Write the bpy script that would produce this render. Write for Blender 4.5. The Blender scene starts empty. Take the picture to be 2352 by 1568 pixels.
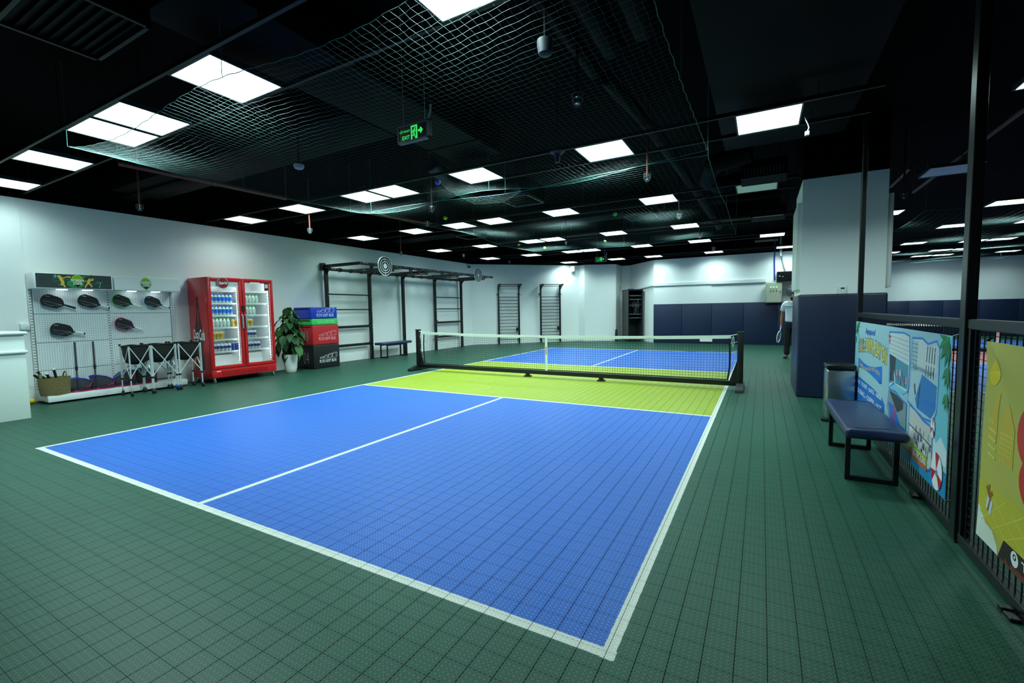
import bpy, bmesh, math, random
from mathutils import Vector, Matrix
random.seed(7)
S = bpy.context.scene
COL = S.collection
pi = math.pi

# ------------------------------------------------------------ camera
cam_d = bpy.data.cameras.new('camera'); cam = bpy.data.objects.new('camera', cam_d); COL.objects.link(cam)
CAM = Vector((6.5703, -1.6054, 1.3404)); YAW, PIT, ROL = -.5067, -.068, -.0166
FW = Vector((math.sin(YAW)*math.cos(PIT), math.cos(YAW)*math.cos(PIT), math.sin(PIT)))
_r = Vector((math.cos(YAW), -math.sin(YAW), 0)); _u = _r.cross(FW)
RT = _r*math.cos(ROL) + _u*math.sin(ROL); UP = -_r*math.sin(ROL) + _u*math.cos(ROL)
mw = Matrix((RT, UP, -FW)).transposed().to_4x4(); mw.translation = CAM
cam.matrix_world = mw
cam_d.sensor_width = 36; cam_d.lens = 36*1033.93/2352; cam_d.clip_start = .05; cam_d.clip_end = 100
S.camera = cam

# ------------------------------------------------------------ world, exposure
W = bpy.data.worlds.new('world'); S.world = W; W.use_nodes = True
W.node_tree.nodes['Background'].inputs[0].default_value = (.5, .6, .6, 1)
W.node_tree.nodes['Background'].inputs[1].default_value = .01
vs = S.view_settings
vs.view_transform = 'Standard'; vs.look = 'None'; vs.gamma = 1; vs.use_curve_mapping = False
vs.exposure = 0.0
LAMP_COL = (.71, 1.0, .975); LAMP_W = 4.0; LAMP_P = 43.; LAMP_SPREAD = 2.5          # ceiling LED panels
FRIDGE_W = 26.0

# ------------------------------------------------------------ materials
def lin(c):
    c = c/255
    return c/12.92 if c <= .04045 else ((c+.055)/1.055)**2.4
def L3(c): return (lin(c[0]), lin(c[1]), lin(c[2]), 1)
MATS = {}
def M(name, rgb=(128,128,128), rough=.5, metal=0., var=.08, scale=12., bump=0., spec=.5, emit=None, alpha=None, coat=0.):
    if name in MATS: return MATS[name]
    m = bpy.data.materials.new(name); m.use_nodes = True; MATS[name] = m
    nt = m.node_tree; b = nt.nodes['Principled BSDF']
    b.inputs['Roughness'].default_value = rough; b.inputs['Metallic'].default_value = metal
    b.inputs['Specular IOR Level'].default_value = spec
    if coat: b.inputs['Coat Weight'].default_value = coat
    col = L3(rgb)
    if emit:
        b.inputs['Base Color'].default_value = col
        b.inputs['Emission Color'].default_value = (*emit[0], 1); b.inputs['Emission Strength'].default_value = emit[1]
        return m
    tc = nt.nodes.new('ShaderNodeTexCoord'); nz = nt.nodes.new('ShaderNodeTexNoise')
    nz.inputs['Scale'].default_value = scale; nz.inputs['Detail'].default_value = 3
    nt.links.new(tc.outputs['Object'], nz.inputs['Vector'])
    mx = nt.nodes.new('ShaderNodeMix'); mx.data_type = 'RGBA'
    mx.inputs['A'].default_value = tuple(min(1, x*(1-var)) for x in col[:3])+(1,)
    mx.inputs['B'].default_value = tuple(min(1, x*(1+var)) for x in col[:3])+(1,)
    nt.links.new(nz.outputs['Fac'], mx.inputs['Factor']); nt.links.new(mx.outputs['Result'], b.inputs['Base Color'])
    if bump:
        bp = nt.nodes.new('ShaderNodeBump'); bp.inputs['Strength'].default_value = bump; bp.inputs['Distance'].default_value = .01
        nt.links.new(nz.outputs['Fac'], bp.inputs['Height']); nt.links.new(bp.outputs['Normal'], b.inputs['Normal'])
    if alpha is not None: b.inputs['Alpha'].default_value = alpha
    return m

class NG:
    """little helper to write math node graphs"""
    def __init__(s, nt): s.nt = nt
    def n(s, op, a, b=None, c=None):
        k = s.nt.nodes.new('ShaderNodeMath'); k.operation = op
        for i, x in enumerate((a, b, c)):
            if x is None: continue
            if isinstance(x, (int, float)): k.inputs[i].default_value = x
            else: s.nt.links.new(x, k.inputs[i])
        return k.outputs[0]
    def step(s, lo, x, hi):          # 1 inside lo<x<hi
        return s.n('MULTIPLY', s.n('GREATER_THAN', x, lo), s.n('LESS_THAN', x, hi))
    def mix(s, f, a, b):
        k = s.nt.nodes.new('ShaderNodeMix'); k.data_type = 'RGBA'
        for nm, x in (('Factor', f), ('A', a), ('B', b)):
            if isinstance(x, (int, float)): k.inputs[nm].default_value = x
            elif isinstance(x, tuple): k.inputs[nm].default_value = x
            else: s.nt.links.new(x, k.inputs[nm])
        return k.outputs['Result']

PX, PY, X0, Y0 = .11025, .106, 6.062, .035       # pitch and phase of the floor squares
def court_material(name, seams):
    m = bpy.data.materials.new(name); m.use_nodes = True; nt = m.node_tree; g = NG(nt)
    b = nt.nodes['Principled BSDF']
    geo = nt.nodes.new('ShaderNodeNewGeometry'); sp = nt.nodes.new('ShaderNodeSeparateXYZ')
    nt.links.new(geo.outputs['Position'], sp.inputs[0]); x, y = sp.outputs[0], sp.outputs[1]
    green, blue, lime = L3((47,104,84)), L3((42,101,194)), L3((153,172,36))
    white, pink = L3((200,202,194)), L3((180,92,102))
    nz = nt.nodes.new('ShaderNodeTexNoise'); nz.inputs['Scale'].default_value = 3; nt.links.new(geo.outputs['Position'], nz.inputs['Vector'])
    green2 = g.mix(nz.outputs['Fac'], L3((35,80,63)), L3((44,92,72)))
    Yb, Y1, Y2, Y3, XR, XC = 0, 4.373, 8.59, 13.148, 6.096, 3.069
    c = green2
    inside = g.n('MULTIPLY', g.step(0, x, XR), g.step(Yb, y, Y3))
    c = g.mix(inside, c, blue)
    kit = g.n('MULTIPLY', g.step(0, x, XR), g.step(Y1, y, Y2)); c = g.mix(kit, c, lime)
    w = .052
    # second court through the fence
    in2 = g.n('MULTIPLY', g.step(9.0, x, 15.1), g.step(7.6, y, 20.9)); c = g.mix(in2, c, blue)
    k2 = g.n('MULTIPLY', g.step(9.0, x, 15.1), g.step(12.1, y, 16.35)); c = g.mix(k2, c, pink)
    ln = None
    def add(q):
        nonlocal ln
        ln = q if ln is None else g.n('MAXIMUM', ln, q)
    wob = nt.nodes.new('ShaderNodeTexNoise'); wob.inputs['Scale'].default_value = 22; nt.links.new(geo.outputs['Position'], wob.inputs['Vector'])
    jx = g.n('MULTIPLY_ADD', g.n('SUBTRACT', wob.outputs['Fac'], .5), .006, x); jy = g.n('MULTIPLY_ADD', g.n('SUBTRACT', wob.outputs['Fac'], .5), .006, y)
    inx = g.step(-.004, jx, XR+.004); iny = g.step(-.004, jy, Y3+.004)
    for a in (0, XR-w): add(g.n('MULTIPLY', g.step(a, jx, a+w), iny))
    for a in (0, Y3-w, Y1-.02, Y2-.025): add(g.n('MULTIPLY', g.step(a, jy, a+w), inx))
    mid = g.n('MULTIPLY', g.step(XC-.025, jx, XC+.025), g.n('MAXIMUM', g.step(0, y, Y1), g.step(Y2, y, Y3))); add(mid)
    for a in (9.0, 15.05): add(g.n('MULTIPLY', g.step(a, x, a+.05), g.step(7.6, y, 20.9)))
    for a in (7.6, 12.08, 16.32, 20.85): add(g.n('MULTIPLY', g.step(9.0, x, 15.1), g.step(a, y, a+.06)))
    c = g.mix(ln, c, white)
    # perforations: triangular holes between the ribs of a star lattice
    u = g.n('FRACT', g.n('DIVIDE', g.n('SUBTRACT', x, X0-30*PX), PX/5)); v = g.n('FRACT', g.n('DIVIDE', g.n('SUBTRACT', y, Y0-90*PY), PY/5))
    du = g.n('MINIMUM', u, g.n('SUBTRACT', 1., u)); dv = g.n('MINIMUM', v, g.n('SUBTRACT', 1., v))
    d1 = g.n('MULTIPLY', g.n('ABSOLUTE', g.n('SUBTRACT', u, v)), .707); d2 = g.n('MULTIPLY', g.n('ABSOLUTE', g.n('SUBTRACT', g.n('ADD', u, v), 1.)), .707)
    d = g.n('MINIMUM', g.n('MINIMUM', du, dv), g.n('MINIMUM', d1, d2))
    hole = g.n('GREATER_THAN', d, .082)
    dark = g.mix(.86, c, (0, .004, .008, 1))
    c = g.mix(g.n('MULTIPLY', hole, g.n('MULTIPLY_ADD', ln, -.62, .92)), c, dark)
    if seams:
        su = g.n('FRACT', g.n('DIVIDE', g.n('SUBTRACT', x, X0-400*PX+.002), PX)); sv = g.n('FRACT', g.n('DIVIDE', g.n('SUBTRACT', y, Y0-400*PY+.001), PY))
        sm = g.n('MAXIMUM', g.n('LESS_THAN', su, .034), g.n('LESS_THAN', sv, .02))
        c = g.mix(sm, c, (.006, .012, .014, 1))
    nt.links.new(c, b.inputs['Base Color'])
    b.inputs['Roughness'].default_value = .46; b.inputs['Specular IOR Level'].default_value = .22
    return m

def wall_paint():
    return M('white_wall_paint', (236,240,238), .7, var=.02, scale=4, bump=.05, spec=.25)
def peg_material():
    m = bpy.data.materials.new('perforated_steel'); m.use_nodes = True; nt = m.node_tree; g = NG(nt); b = nt.nodes['Principled BSDF']
    geo = nt.nodes.new('ShaderNodeNewGeometry'); sp = nt.nodes.new('ShaderNodeSeparateXYZ'); nt.links.new(geo.outputs['Position'], sp.inputs[0])
    u = g.n('SUBTRACT', g.n('FRACT', g.n('DIVIDE', sp.outputs[1], .03)), .5); v = g.n('SUBTRACT', g.n('FRACT', g.n('DIVIDE', sp.outputs[2], .03)), .5)
    d = g.n('SQRT', g.n('ADD', g.n('MULTIPLY', u, u), g.n('MULTIPLY', v, v)))
    c = g.mix(g.n('LESS_THAN', d, .16), L3((218,226,228)), L3((60,70,74)))
    nt.links.new(c, b.inputs['Base Color']); b.inputs['Roughness'].default_value = .45
    return m
def weave_material():
    m = bpy.data.materials.new('woven_seagrass'); m.use_nodes = True; nt = m.node_tree; b = nt.nodes['Principled BSDF']
    tc = nt.nodes.new('ShaderNodeTexCoord'); wv = nt.nodes.new('ShaderNodeTexWave'); wv.inputs['Scale'].default_value = 34; wv.inputs['Distortion'].default_value = 9
    wv.inputs['Detail'].default_value = 2; wv.bands_direction = 'DIAGONAL'; nt.links.new(tc.outputs['Object'], wv.inputs['Vector'])
    g = NG(nt); c = g.mix(wv.outputs['Fac'], L3((104,92,54)), L3((146,130,82))); nt.links.new(c, b.inputs['Base Color'])
    bp = nt.nodes.new('ShaderNodeBump'); bp.inputs['Strength'].default_value = .8; bp.inputs['Distance'].default_value = .01
    nt.links.new(wv.outputs['Fac'], bp.inputs['Height']); nt.links.new(bp.outputs['Normal'], b.inputs['Normal']); b.inputs['Roughness'].default_value = .8
    return m
def glass_material():
    m = bpy.data.materials.new('clear_door_glass'); m.use_nodes = True; nt = m.node_tree
    nt.nodes.remove(nt.nodes['Principled BSDF']); out = nt.nodes['Material Output']
    tr = nt.nodes.new('ShaderNodeBsdfTransparent'); tr.inputs[0].default_value = (.94, .97, .97, 1)
    gl = nt.nodes.new('ShaderNodeBsdfGlossy'); gl.inputs['Roughness'].default_value = .03
    fr = nt.nodes.new('ShaderNodeFresnel'); fr.inputs[0].default_value = 1.35
    mx = nt.nodes.new('ShaderNodeMixShader'); nt.links.new(fr.outputs[0], mx.inputs[0]); nt.links.new(tr.outputs[0], mx.inputs[1]); nt.links.new(gl.outputs[0], mx.inputs[2])
    nt.links.new(mx.outputs[0], out.inputs[0]); return m
def mesh_fabric(name, rgb, open_):
    m = bpy.data.materials.new(name); m.use_nodes = True; nt = m.node_tree; b = nt.nodes['Principled BSDF']; out = nt.nodes['Material Output']
    b.inputs['Base Color'].default_value = L3(rgb); b.inputs['Roughness'].default_value = .8
    tr = nt.nodes.new('ShaderNodeBsdfTransparent'); mx = nt.nodes.new('ShaderNodeMixShader'); mx.inputs[0].default_value = open_
    nt.links.new(b.outputs[0], mx.inputs[1]); nt.links.new(tr.outputs[0], mx.inputs[2]); nt.links.new(mx.outputs[0], out.inputs[0]); return m

m_court = court_material('perforated_sports_tile', False)
m_court_far = court_material('perforated_sports_tile_far', True)
m_under = M('dark_subfloor', (10,18,17), .8)
m_wall = wall_paint()
m_black_ceil = M('black_ceiling_paint', (4,5,6), .8, var=.25, scale=3, bump=.2, spec=.03)
m_black_duct = M('black_painted_duct', (7,8,9), .6, var=.2, scale=5, bump=.1, spec=.05)
m_rail = M('black_ceiling_rail', (10,11,12), .5, spec=.3)
m_frame = M('black_powder_coated_steel', (13,15,16), .38, var=.12, scale=25)
m_gloss = M('gloss_black_steel', (12,14,15), .3, var=.1)
m_navy = M('navy_vinyl', (23,38,70), .42, var=.06, scale=8, bump=.08)
m_navyd = M('dark_navy_vinyl', (20,32,60), .42, var=.08, scale=8, bump=.05)
m_white = M('white_painted_metal', (226,230,230), .4, var=.02)
m_counter = M('white_lacquer', (214,224,218), .38, var=.02)
m_grey = M('grey_plastic', (140,148,150), .45)
m_dkgrey = M('dark_grey_plastic', (52,56,58), .5)
m_blackp = M('black_plastic', (12,13,14), .42)
m_blackf = M('black_fabric', (12,13,14), .85, var=.25, scale=40, bump=.3)
m_alu = M('brushed_aluminium', (206,212,212), .32, metal=.35, var=.06)
m_steel = M('brushed_stainless_steel', (170,176,176), .26, metal=.95, var=.05, scale=3)
m_chrome = M('chrome', (220,224,226), .12, metal=1)
m_red = M('red_fridge_enamel', (196,12,24), .3, var=.05, coat=.3)
m_redd = M('dark_red_print', (118,12,24), .35)
m_inner = M('white_fridge_liner', (232,238,238), .45, var=.02)
m_glass = glass_material()
m_rubber = M('black_rubber', (14,14,14), .7)
m_peg = peg_material(); m_weave = weave_material()
m_lamp = M('led_diffuser_lit', (250,255,255), .5, emit=(LAMP_COL, LAMP_W))
m_unlit = M('led_diffuser_unlit', (240,246,244), .5, var=.02)
m_lampf = M('lamp_frame_metal', (40,46,48), .4)
m_green_emit = M('green_sign_light', (20,200,60), .5, emit=((.05, .9, .16), .75))
m_text_w = M('white_print', (236,240,238), .5, var=.02)
m_text_grey = M('grey_print', (150,150,150), .5, var=.02)
m_print_silver = M('silver_print', (176,182,184), .4, var=.02)

# ------------------------------------------------------------ mesh builder
ORG = {}
_rb = {}
class MB:
    def __init__(s): s.v = []; s.f = []; s.m = []; s.k = 0
    def add(s, vs, fs, mi=0):
        o = len(s.v); s.v += [tuple(v) for v in vs]
        for f in fs: s.f.append(tuple(i+o for i in f)); s.m.append(mi)
        return s
    def box(s, a, b, mi=0):
        x0, y0, z0 = [min(p, q) for p, q in zip(a, b)]; x1, y1, z1 = [max(p, q) for p, q in zip(a, b)]
        return s.add([(x0,y0,z0),(x1,y0,z0),(x1,y1,z0),(x0,y1,z0),(x0,y0,z1),(x1,y0,z1),(x1,y1,z1),(x0,y1,z1)],
                     [(0,3,2,1),(4,5,6,7),(0,1,5,4),(1,2,6,5),(2,3,7,6),(3,0,4,7)], mi)
    def rbox(s, a, b, r=.01, mi=0, seg=2):
        lo = Vector([min(p, q) for p, q in zip(a, b)]); hi = Vector([max(p, q) for p, q in zip(a, b)]); d = hi-lo; c = (lo+hi)/2
        k = (round(d.x,4), round(d.y,4), round(d.z,4), r, seg)
        if k not in _rb:
            bm = bmesh.new(); bmesh.ops.create_cube(bm, size=1)
            for v in bm.verts: v.co = Vector((v.co.x*d.x, v.co.y*d.y, v.co.z*d.z))
            bmesh.ops.bevel(bm, geom=bm.edges[:], offset=min(r, min(d)*.49), segments=seg, affect='EDGES', profile=.5)
            bm.verts.index_update(); _rb[k] = ([v.co.copy() for v in bm.verts], [tuple(v.index for v in f.verts) for f in bm.faces]); bm.free()
        vs, fs = _rb[k]; return s.add([v+c for v in vs], fs, mi)
    def obox(s, c, ax, ay, az, mi=0):          # oriented box from half-axis vectors
        c, ax, ay, az = map(Vector, (c, ax, ay, az))
        vs = [c+sx*ax+sy*ay+sz*az for sz in (-1, 1) for sx, sy in ((-1,-1),(1,-1),(1,1),(-1,1))]
        return s.add(vs, [(0,3,2,1),(4,5,6,7),(0,1,5,4),(1,2,6,5),(2,3,7,6),(3,0,4,7)], mi)
    def bar(s, p, q, w, h=None, up=(0,0,1), mi=0):
        p, q = Vector(p), Vector(q); h = h or w; d = (q-p)
        t = d.normalized(); up = Vector(up)
        if abs(t.dot(up)) > .98: up = Vector((1,0,0))
        sx = t.cross(up).normalized(); uy = sx.cross(t).normalized()
        return s.obox((p+q)/2, sx*w/2, d/2, uy*h/2, mi)
    def tube(s, pts, r, n=8, mi=0, caps=True, closed=False):
        pts = [Vector(p) for p in pts]; N = len(pts); rr = r if isinstance(r, (list, tuple)) else [r]*N
        rings = []; ref = None
        for i, p in enumerate(pts):
            if closed: t = (pts[(i+1) % N]-pts[i-1]).normalized()
            else: t = (pts[min(i+1, N-1)]-pts[max(i-1, 0)]).normalized()
            if ref is None: ref = Vector((0,0,1)) if abs(t.z) < .9 else Vector((1,0,0))
            a = (ref-t*ref.dot(t))
            if a.length < 1e-4: ref = Vector((1,.3,.2)); a = ref-t*ref.dot(t)
            a.normalize(); b = t.cross(a); ref = a
            rings.append([p+(a*math.cos(2*pi*k/n)+b*math.sin(2*pi*k/n))*rr[i] for k in range(n)])
        vs = [v for R_ in rings for v in R_]; fs = []
        for i in range(N if closed else N-1):
            j = (i+1) % N
            for k in range(n): fs.append((i*n+k, i*n+(k+1) % n, j*n+(k+1) % n, j*n+k))
        if caps and not closed: fs += [tuple(range(n))[::-1], tuple((N-1)*n+k for k in range(n))]
        return s.add(vs, fs, mi)
    def lathe(s, c, prof, n=16, axis=(0,0,1), mi=0, sx=1., sy=1., caps=True):
        c = Vector(c); z = Vector(axis).normalized(); x = z.cross(Vector((0,1,0)) if abs(z.y) < .9 else Vector((1,0,0))).normalized(); y = z.cross(x)
        vs = [c+(x*math.cos(2*pi*k/n)*sx+y*math.sin(2*pi*k/n)*sy)*r+z*h for r, h in prof for k in range(n)]; fs = []
        for i in range(len(prof)-1):
            for k in range(n): fs.append((i*n+k, i*n+(k+1) % n, (i+1)*n+(k+1) % n, (i+1)*n+k))
        if caps: fs += [tuple(range(n))[::-1], tuple((len(prof)-1)*n+k for k in range(n))]
        return s.add(vs, fs, mi)
    def ball(s, c, r, n=12, mi=0, sc=(1,1,1)):
        c = Vector(c); h = n//2; vs = []; fs = []
        for i in range(1, h):
            a = pi*i/h
            for k in range(n): vs.append(c+Vector((math.sin(a)*math.cos(2*pi*k/n)*sc[0], math.sin(a)*math.sin(2*pi*k/n)*sc[1], math.cos(a)*sc[2]))*r)
        vs += [c+Vector((0,0,r*sc[2])), c-Vector((0,0,r*sc[2]))]; T = len(vs)-2
        for i in range(h-2):
            for k in range(n): fs.append((i*n+k, (i+1)*n+k, (i+1)*n+(k+1) % n, i*n+(k+1) % n))
        for k in range(n): fs.append((T, k, (k+1) % n)); fs.append((T+1, (h-2)*n+(k+1) % n, (h-2)*n+k))
        return s.add(vs, fs, mi)
    def prism(s, loop, d, mi=0):              # closed loop of 3-D points pushed by vector d
        n = len(loop); d = Vector(d); vs = [Vector(p) for p in loop]+[Vector(p)+d for p in loop]
        return s.add(vs, [tuple(range(n))[::-1], tuple(range(n, 2*n))]+[(i, (i+1) % n, n+(i+1) % n, n+i) for i in range(n)], mi)
    def flat(s, pts2, o, xd, yd, mi=0, off=0., th=.0012):   # printed shape, a thin film lying on a surface
        o, xd, yd = Vector(o), Vector(xd).normalized(), Vector(yd).normalized(); n = xd.cross(yd)
        a = sum(pts2[i-1][0]*pts2[i][1]-pts2[i][0]*pts2[i-1][1] for i in range(len(pts2)))
        if a < 0: pts2 = pts2[::-1]
        s.k += 1; off += s.k*1.2e-5
        return s.prism([o+xd*p[0]+yd*p[1]+n*off for p in pts2], n*th, mi)
    def line2(s, pts2, w, o, xd, yd, mi=0, off=0., closed=False):
        P = [Vector((p[0], p[1], 0)) for p in pts2]; seq = list(zip(P, P[1:]+([P[0]] if closed else [])))
        if not closed: seq = list(zip(P, P[1:]))
        for a, b in seq:
            t = (b-a)
            if t.length < 1e-6: continue
            t.normalize(); nn = Vector((-t.y, t.x, 0))*w/2; e = t*w*.3
            s.flat([(a-nn-e)[:2], (b-nn+e)[:2], (b+nn+e)[:2], (a+nn-e)[:2]], o, xd, yd, mi, off)
        return s
    def text(s, txt, o, xd, yd, h, w=None, mi=0, off=.001, shear=0., bold=0., align='CENTER'):
        vs, fs = text2d(txt, shear, bold)
        x0 = min(v[0] for v in vs); x1 = max(v[0] for v in vs); y0 = min(v[1] for v in vs); y1 = max(v[1] for v in vs)
        ky = h/(y1-y0); kx = w/(x1-x0) if w else ky
        ox = -(x1+x0)/2 if align == 'CENTER' else -x0; oy = -(y0+y1)/2
        o, xd, yd = Vector(o), Vector(xd).normalized(), Vector(yd).normalized(); n = xd.cross(yd)
        return s.add([o+xd*(v[0]+ox)*kx+yd*(v[1]+oy)*ky+n*off for v in vs], fs, mi)
    def build(s, name, mat, parent=None, smooth=False, kind=None):
        me = bpy.data.meshes.new(name)
        if parent is not None: o = ORG[parent]
        else:
            xs = [v[0] for v in s.v]; ys = [v[1] for v in s.v]; zs = [v[2] for v in s.v]
            o = Vector(((min(xs)+max(xs))/2, (min(ys)+max(ys))/2, min(zs)))
        me.from_pydata([(v[0]-o.x, v[1]-o.y, v[2]-o.z) for v in s.v], [], s.f); me.update()
        mats = mat if isinstance(mat, (list, tuple)) else [mat]
        for q in mats: me.materials.append(q)
        if len(mats) > 1: me.polygons.foreach_set('material_index', s.m)
        if smooth:
            me.polygons.foreach_set('use_smooth', [True]*len(me.polygons))
            if smooth is not True: me.set_sharp_from_angle(angle=math.radians(smooth))
        ob = bpy.data.objects.new(name, me); COL.objects.link(ob)
        if parent is not None: ob.parent = parent; ORG[ob] = ORG[parent]
        else: ob.location = o; ORG[ob] = o
        if kind: ob['kind'] = kind
        return ob

_tc = {}
def text2d(txt, shear=0., bold=0.):
    k = (txt, shear, bold)
    if k not in _tc:
        cu = bpy.data.curves.new('t', 'FONT'); cu.body = txt; cu.size = 1; cu.shear = shear; cu.offset = bold; cu.resolution_u = 2
        ob = bpy.data.objects.new('t', cu); COL.objects.link(ob)
        dg = bpy.context.evaluated_depsgraph_get(); me = bpy.data.meshes.new_from_object(ob.evaluated_get(dg))
        _tc[k] = ([(v.co.x, v.co.y) for v in me.vertices], [tuple(p.vertices) for p in me.polygons])
        bpy.data.objects.remove(ob); bpy.data.curves.remove(cu); bpy.data.meshes.remove(me)
    return _tc[k]

def thing(name, label, cat, loc, group=None):
    o = bpy.data.objects.new(name, None); COL.objects.link(o); o.location = loc; o.empty_display_size = .05
    ORG[o] = Vector(loc); o['label'] = label; o['category'] = cat
    if group: o['group'] = group
    return o
def tag(o, label, cat, group=None):
    o['label'] = label; o['category'] = cat
    if group: o['group'] = group
    return o
def dup(root, loc, label=None, rotz=None):
    c = root.copy(); COL.objects.link(c); c.location = loc; ORG[c] = Vector(loc)
    if rotz is not None: c.rotation_euler = (0, 0, rotz)
    if label: c['label'] = label
    def kids(o, p):
        for ch in list(o.children):
            d = ch.copy(); COL.objects.link(d); d.parent = p; ORG[d] = ORG[c]
            if ch.children: kids(ch, d)
    kids(root, c); return c
def struct(mb, name, mat, smooth=False):
    o = mb.build(name, mat, smooth=smooth); o['kind'] = 'structure'; return o
ORD = ['first','second','third','fourth','fifth','sixth','seventh','eighth','ninth','tenth']

# ============================================================ THE ROOM
H = 3.22; HC = 3.95                      # white paint stops at H, black soffit and deck above
# floor: dark subfloor slab under the squares, plain far areas where single squares can no longer be told apart
TX0, TX1, TY0, TY1 = -3.6, 7.56, -1.5, 9.4
NB = .006
mb = MB()
mb.box((-3.6,-5,-.1), (19,TY1,-NB-.002), 1)
ex, ey = X0+math.floor((TX1-X0)/PX)*PX, Y0+math.floor((TY1-Y0)/PY)*PY
mb.box((-3.6,ey,-.1), (19,24,0), 0)
mb.box((ex,-1.5,-.1), (19,ey,0), 0)
mb.box((-3.6,-5,-.1), (19,-1.5,0), 0)
floor = struct(mb, 'floor', [m_court_far, m_under])
i0 = math.ceil((TX0-X0)/PX); i1 = math.floor((TX1-X0)/PX); j0 = math.ceil((TY0-Y0)/PY); j1 = math.floor((TY1-Y0)/PY)
cells = []
GX, GY, CH = .0023, .0008, .0006
def seen(x, y):
    d = Vector((x, y, 0))-CAM; k = d.dot(FW)
    if k < .3: return None
    px = 1176+1033.93*d.dot(RT)/k; py = 784-1033.93*d.dot(UP)/k
    return (px, py, k) if -90 < px < 2440 and -50 < py < 1700 else None
for i in range(i0, i1):
    for j in range(j0, j1):
        cx, cy = X0+(i+.5)*PX, Y0+(j+.5)*PY; q = seen(cx, cy)
        if q: cells.append((q[2] if 0 < q[0] < 2352 and 0 < q[1] < 1568 else q[2]+50, cx, cy))
cells.sort()
def pad_mesh(cx, cy):
    a, b = PX/2-GX/2, PY/2-GY/2
    vs = [(cx+sx*a, cy+sy*b, -NB) for sx, sy in ((-1,-1),(1,-1),(1,1),(-1,1))]
    vs += [(cx+sx*a, cy+sy*b, -CH) for sx, sy in ((-1,-1),(1,-1),(1,1),(-1,1))]
    vs += [(cx+sx*(a-CH), cy+sy*(b-CH), 0) for sx, sy in ((-1,-1),(1,-1),(1,1),(-1,1))]
    fs = [(8,9,10,11)]
    for k in range(4):
        n = (k+1) % 4; fs += [(k, n, 4+n, 4+k), (4+k, 4+n, 8+n, 8+k)]
    return vs, fs
me0 = bpy.data.meshes.new('floor_tile'); vs, fs = pad_mesh(0, 0); me0.from_pydata(vs, [], fs); me0.materials.append(m_court)
for q, cx, cy in cells[:300]:
    o = bpy.data.objects.new('floor_tile', me0); COL.objects.link(o); o.parent = floor; o.location = Vector((cx, cy, 0))-ORG[floor]
mb = MB()
for q, cx, cy in cells[300:]:
    vs, fs = pad_mesh(cx, cy); mb.add(vs, fs)
mb.build('floor_tiles', m_court, floor, kind='stuff')

def wall(name, pts, white=True, thick=.15, z0=0):
    """vertical wall along a polyline, white to H and black above, thickness away from the room"""
    mb = MB()
    for (a, b) in zip(pts[:-1], pts[1:]):
        a, b = Vector((*a, 0)), Vector((*b, 0)); t = (b-a).normalized(); n = Vector((-t.y, t.x, 0))*thick
        for z_0, z_1, mi in ((z0, H, 0), (H, HC, 1)):
            A, B = a+Vector((0,0,z_0)), b+Vector((0,0,z_0)); up = Vector((0,0,z_1-z_0))
            mb.prism([A, B, B+n, A+n], up, mi)
    return struct(mb, name, [m_wall, m_black_ceil])
wall('wall_left', [(-3.6,-5), (-3.6,13.45)])
wall('wall_back_left', [(-3.6,13.45), (-.3,16.75)])
wall('wall_column', [(-.3,16.75), (0.0,16.62), (1.18,17.2), (1.18,18.1)])
wall('wall_recess', [(1.18,18.1), (1.55,18.1), (2.86,16.6)])
wall_back = wall('wall_back', [(2.86,16.6), (8.7,16.6)])
wall('wall_return', [(8.7,16.6), (8.7,24)])
wall_far = wall('wall_far', [(8.7,24), (19,24)])
wall('wall_right', [(19,24), (19,-5)])
wall('wall_front', [(19,-5), (-3.6,-5)])
mb = MB(); mb.box((-3.75,-5.2,HC), (19.2,24.2,HC+.1)); struct(mb, 'ceiling', m_black_ceil)

# navy wall padding: separate upholstered boards fixed to the walls
for k in range(6):
    x = 2.86+k*1.047; w = 1.047 if k < 5 else .58
    mb = MB(); mb.rbox((x+.002,16.52,0), (x+w-.002,16.6,1.5), .012); mb.build('wall_pad', m_navy, wall_back, smooth=30)
for k in range(9):
    x = 8.75+k*1.13; mb = MB(); mb.rbox((x+.002,23.92,0), (x+1.128,24,1.49), .012); mb.build('wall_pad', m_navy, wall_far, smooth=30)

# square pillar with its padded foot
mb = MB(); mb.box((7.055,6.23,0), (8.03,7.6,3.15)); mb.box((7.055,6.23,3.15), (8.03,7.6,HC), 1); pillar = struct(mb, 'wall_pillar', [m_wall, m_black_ceil])
mb = MB(); mb.rbox((7.035,6.2,0), (8.06,7.62,1.505), .025, seg=3); mb.build('pillar_pad', m_navyd, pillar, smooth=40)

# surface trunking on the back wall
mb = MB(); mb.box((2.86,16.56,2.21), (4.93,16.6,2.31)); mb.box((4.93,16.54,2.2), (6.68,16.6,2.31)); mb.bar((2.84,16.56,2.26), (2.05,17.46,2.18), .05, .07)
struct(mb, 'trim_1', m_white)

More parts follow.
